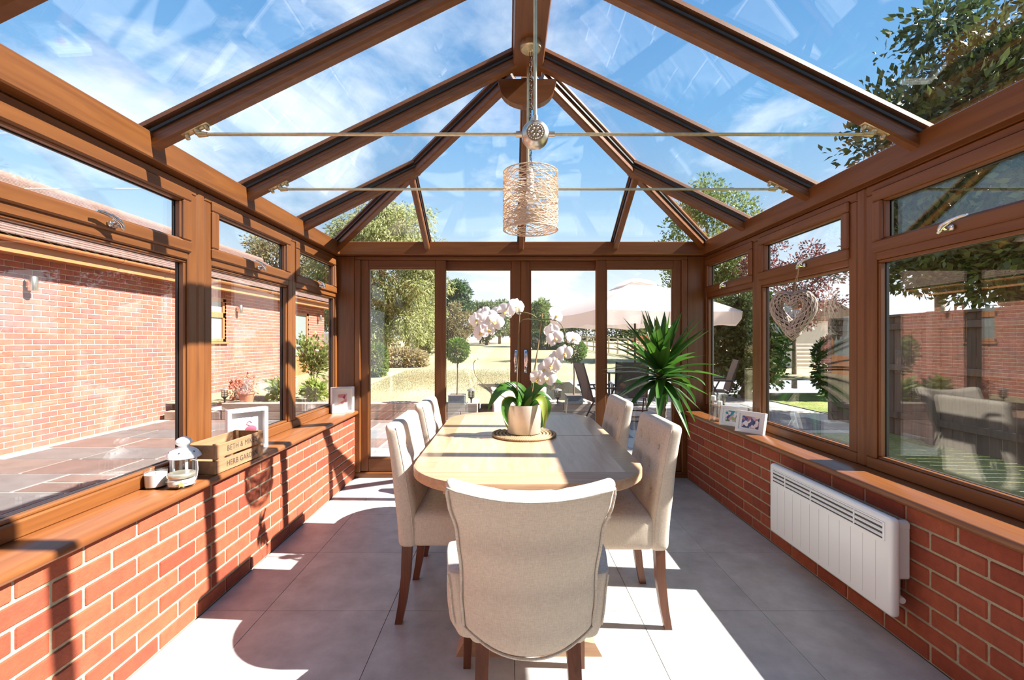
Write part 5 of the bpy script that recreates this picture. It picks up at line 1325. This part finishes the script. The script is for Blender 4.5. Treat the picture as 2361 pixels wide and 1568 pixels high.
# crate
cr_ = thing('herb_crate', 'small wooden slatted crate lettered for a herb garden on the sunlit sill', 'crate', (-1.497, 2.445, Z_SILL), math.radians(-3.5))
L2, W2 = .195, .078
for s in (-1, 1):
    for z0, z1 in ((.004, .067), (.078, .145)):
        MB().cbox(s * W2 - .004, s * W2 + .004, -L2, L2, z0, z1, .0012).build('side_slat', M_CRATE, cr_)
        b = MB().cbox(-W2 + .0045, W2 - .0045, s * L2 - .008 * (s > 0) - 0, s * L2 + .008 * (s < 0), z0, z1, .0012); b.build('end_slat', M_CRATE, cr_)
for sx_ in (-1, 1):
    for sy_ in (-1, 1): MB().cbox(sx_ * (W2 - .0125) - .008, sx_ * (W2 - .0125) + .008, sy_ * (L2 - .021) - .012, sy_ * (L2 - .021) + .012, .004, .150, .001).build('corner_post', M_CRATE, cr_)
for k in range(3): MB().cbox(-W2 + .006 + .05 * k, -W2 + .050 + .05 * k, -L2 + .009, L2 - .009, .0005, .004, .0005).build('base_slat', M_CRATE, cr_)
def text(s, size, loc, rot, parent, mat, name='lettering', xs=1.0):
    cu = bpy.data.curves.new('t', 'FONT'); cu.body = s; cu.size = size; cu.align_x = 'CENTER'; cu.align_y = 'CENTER'; cu.extrude = .0004; cu.space_character = 1.12
    o_ = bpy.data.objects.new('t', cu); COL.objects.link(o_); bpy.context.view_layer.update(); me = bpy.data.meshes.new_from_object(o_); bpy.data.objects.remove(o_); me.materials.clear(); me.materials.append(mat)
    q = put(name, me, parent, loc, rot); q.scale = (xs, 1, 1); return q
text("BETH & MIKE'S", .040, (W2 + .0045, .012, .112), (PI / 2, 0, PI / 2), cr_, M_INK, xs=.88); text("HERB GARDEN", .040, (W2 + .0045, .012, .036), (PI / 2, 0, PI / 2), cr_, M_INK, xs=.88)

# lantern
lan = thing('white_lantern', 'white metal lantern with a domed lid behind the lidded jar', 'lantern', (-1.534, 2.174, Z_SILL)); 
b = MB(); b.lathe([(0, 0), (.055, 0), (.057, .004), (.057, .012), (.052, .014), (0, .014)], 24); b.build('base', M_WHITEM, lan, 40)
b = MB(); b.lathe([(.066, .108), (.072, .112), (.070, .120), (.058, .138), (.040, .150), (.024, .156), (.020, .162), (.030, .170), (.036, .178), (.036, .184), (.026, .196), (.012, .204), (0, .206)], 28); b.build('lid', M_WHITEM, lan, 45)
for k in range(6):
    a = k * PI / 3 + .3; b = MB(); b.cbox(-.003, .003, -.006, .006, .013, .110, .001, Matrix.Rotation(a, 4, 'Z') @ Matrix.Translation((.052, 0, 0))); b.build('upright', M_WHITEM, lan)
    a += PI / 6; b = MB(); b.box(-.0007, .0007, -.024, .024, .014, .108, Matrix.Rotation(a, 4, 'Z') @ Matrix.Translation((.0445, 0, 0))); b.build('pane', M_GLASS, lan)
b = MB(); b.tube([(.058 + .002, -.03, .105), (.085, -.03, .100), (.088, -.03, .06), (.084, -.03, .03), (.060, -.03, .022)], .0022, 6); b.build('door_catch', M_WHITEM, lan, 60)
for k in range(6):
    a = k * PI / 3 - .2; b = MB(); b.lathe([(0, .001), (.004, .001), (.004, 0)], 5, M=Matrix.Rotation(a, 4, 'Z') @ Matrix.Translation((.0585, 0, .1385)) @ Matrix.Rotation(math.radians(52), 4, 'Y')); b.build('star_hole_shade', M_INK, lan)  # solid dark discs; the shade inside pierced holes is put into their colour
# candle glass and jar
gl = thing('candle_glass', 'clear glass tumbler holding a white candle on the sunlit sill', 'candle', (-1.582, 2.065, Z_SILL))
M_CLEAR = pane_glass('clear_glass', (.96, .97, .97), .06)
b = MB(); b.lathe([(0, 0), (.040, 0), (.042, .004), (.045, .078), (.0435, .078), (.0405, .008), (0, .007)], 28); b.build('tumbler', M_CLEAR, gl, 40)
b = MB(); b.lathe([(0, .009), (.0395, .009), (.0425, .062), (.030, .060), (0, .059)], 24); b.build('wax', M_WAX, gl, 40)
b = MB(); b.tube([(0, 0, .058), (.001, 0, .070)], .0012, 5); b.build('wick', M_INK, gl)
jr = thing('candle_jar', 'squat glass candle jar with a metal lid and a wooden star tag', 'candle jar', (-1.474, 2.075, Z_SILL))
b = MB(); b.lathe([(0, 0), (.044, 0), (.052, .004), (.056, .012), (.056, .034), (.050, .043), (.049, .048), (.047, .048), (.047, .043), (.052, .034), (.052, .012), (0, .008)], 30); b.build('jar', M_CLEAR, jr, 40)
b = MB(); b.lathe([(0, .009), (.050, .012), (.051, .033), (.047, .042), (0, .042)], 26); b.build('wax', M_WAX, jr, 40)
b = MB(); b.lathe([(.0475, .0485), (.054, .046), (.055, .049), (.055, .060), (.053, .063), (.050, .0635), (.044, .0645), (.042, .066), (.038, .0645), (0, .0645), (0, .063), (.05, .061), (.0485, .0485)], 30); b.build('lid', plain('jar_lid', (.62, .58, .46), .3, .8), jr, 40)
b = MB(); st = [((.016 if k % 2 == 0 else .007) * math.sin(k * PI / 5), (.016 if k % 2 == 0 else .007) * math.cos(k * PI / 5)) for k in range(10)]
b.prism(st, -.002, .001, 'y', Matrix.Rotation(math.radians(35), 4, 'Z') @ Matrix.Translation((0, -.0595, .024))); b.build('star_tag', plain('star_wood', (.62, .30, .12), .7), jr)
b = MB(); b.tube([(.0575 * math.cos(a), .0575 * math.sin(a), .034 + .004 * math.sin(a * 3)) for a in [2 * PI * i / 28 for i in range(28)]], .0012, 4, closed=True); b.build('string', plain('tag_string', (.7, .62, .5), .9), jr)
# glass candle holder on the shaded sill
ho = thing('glass_candle_holder', 'tall clear glass holder with two white candles on the shaded sill', 'candle holder', (1.722, 3.80, Z_SILL))
b = MB(); b.lathe([(0, 0), (.060, 0), (.062, .004), (.062, .235), (.059, .235), (.059, .008), (0, .007)], 28); b.build('hurricane_glass', M_CLEAR, ho, 40)
for x, y, z in ((-.022, .015, .165), (.016, -.018, .125)):
    b = MB(); b.lathe([(0, .008), (.018, .008), (.006, .016), (.004, z - .01), (.018, z), (0, z)], 14, (x, y, 0)); b.build('glass_stem', M_CLEAR, ho, 40)
    b = MB(); b.lathe([(0, z + .001), (.019, z + .001), (.020, z + .004), (.020, z + .036), (.016, z + .040), (0, z + .038)], 18, (x, y, 0)); b.build('candle', M_WAX, ho, 40)
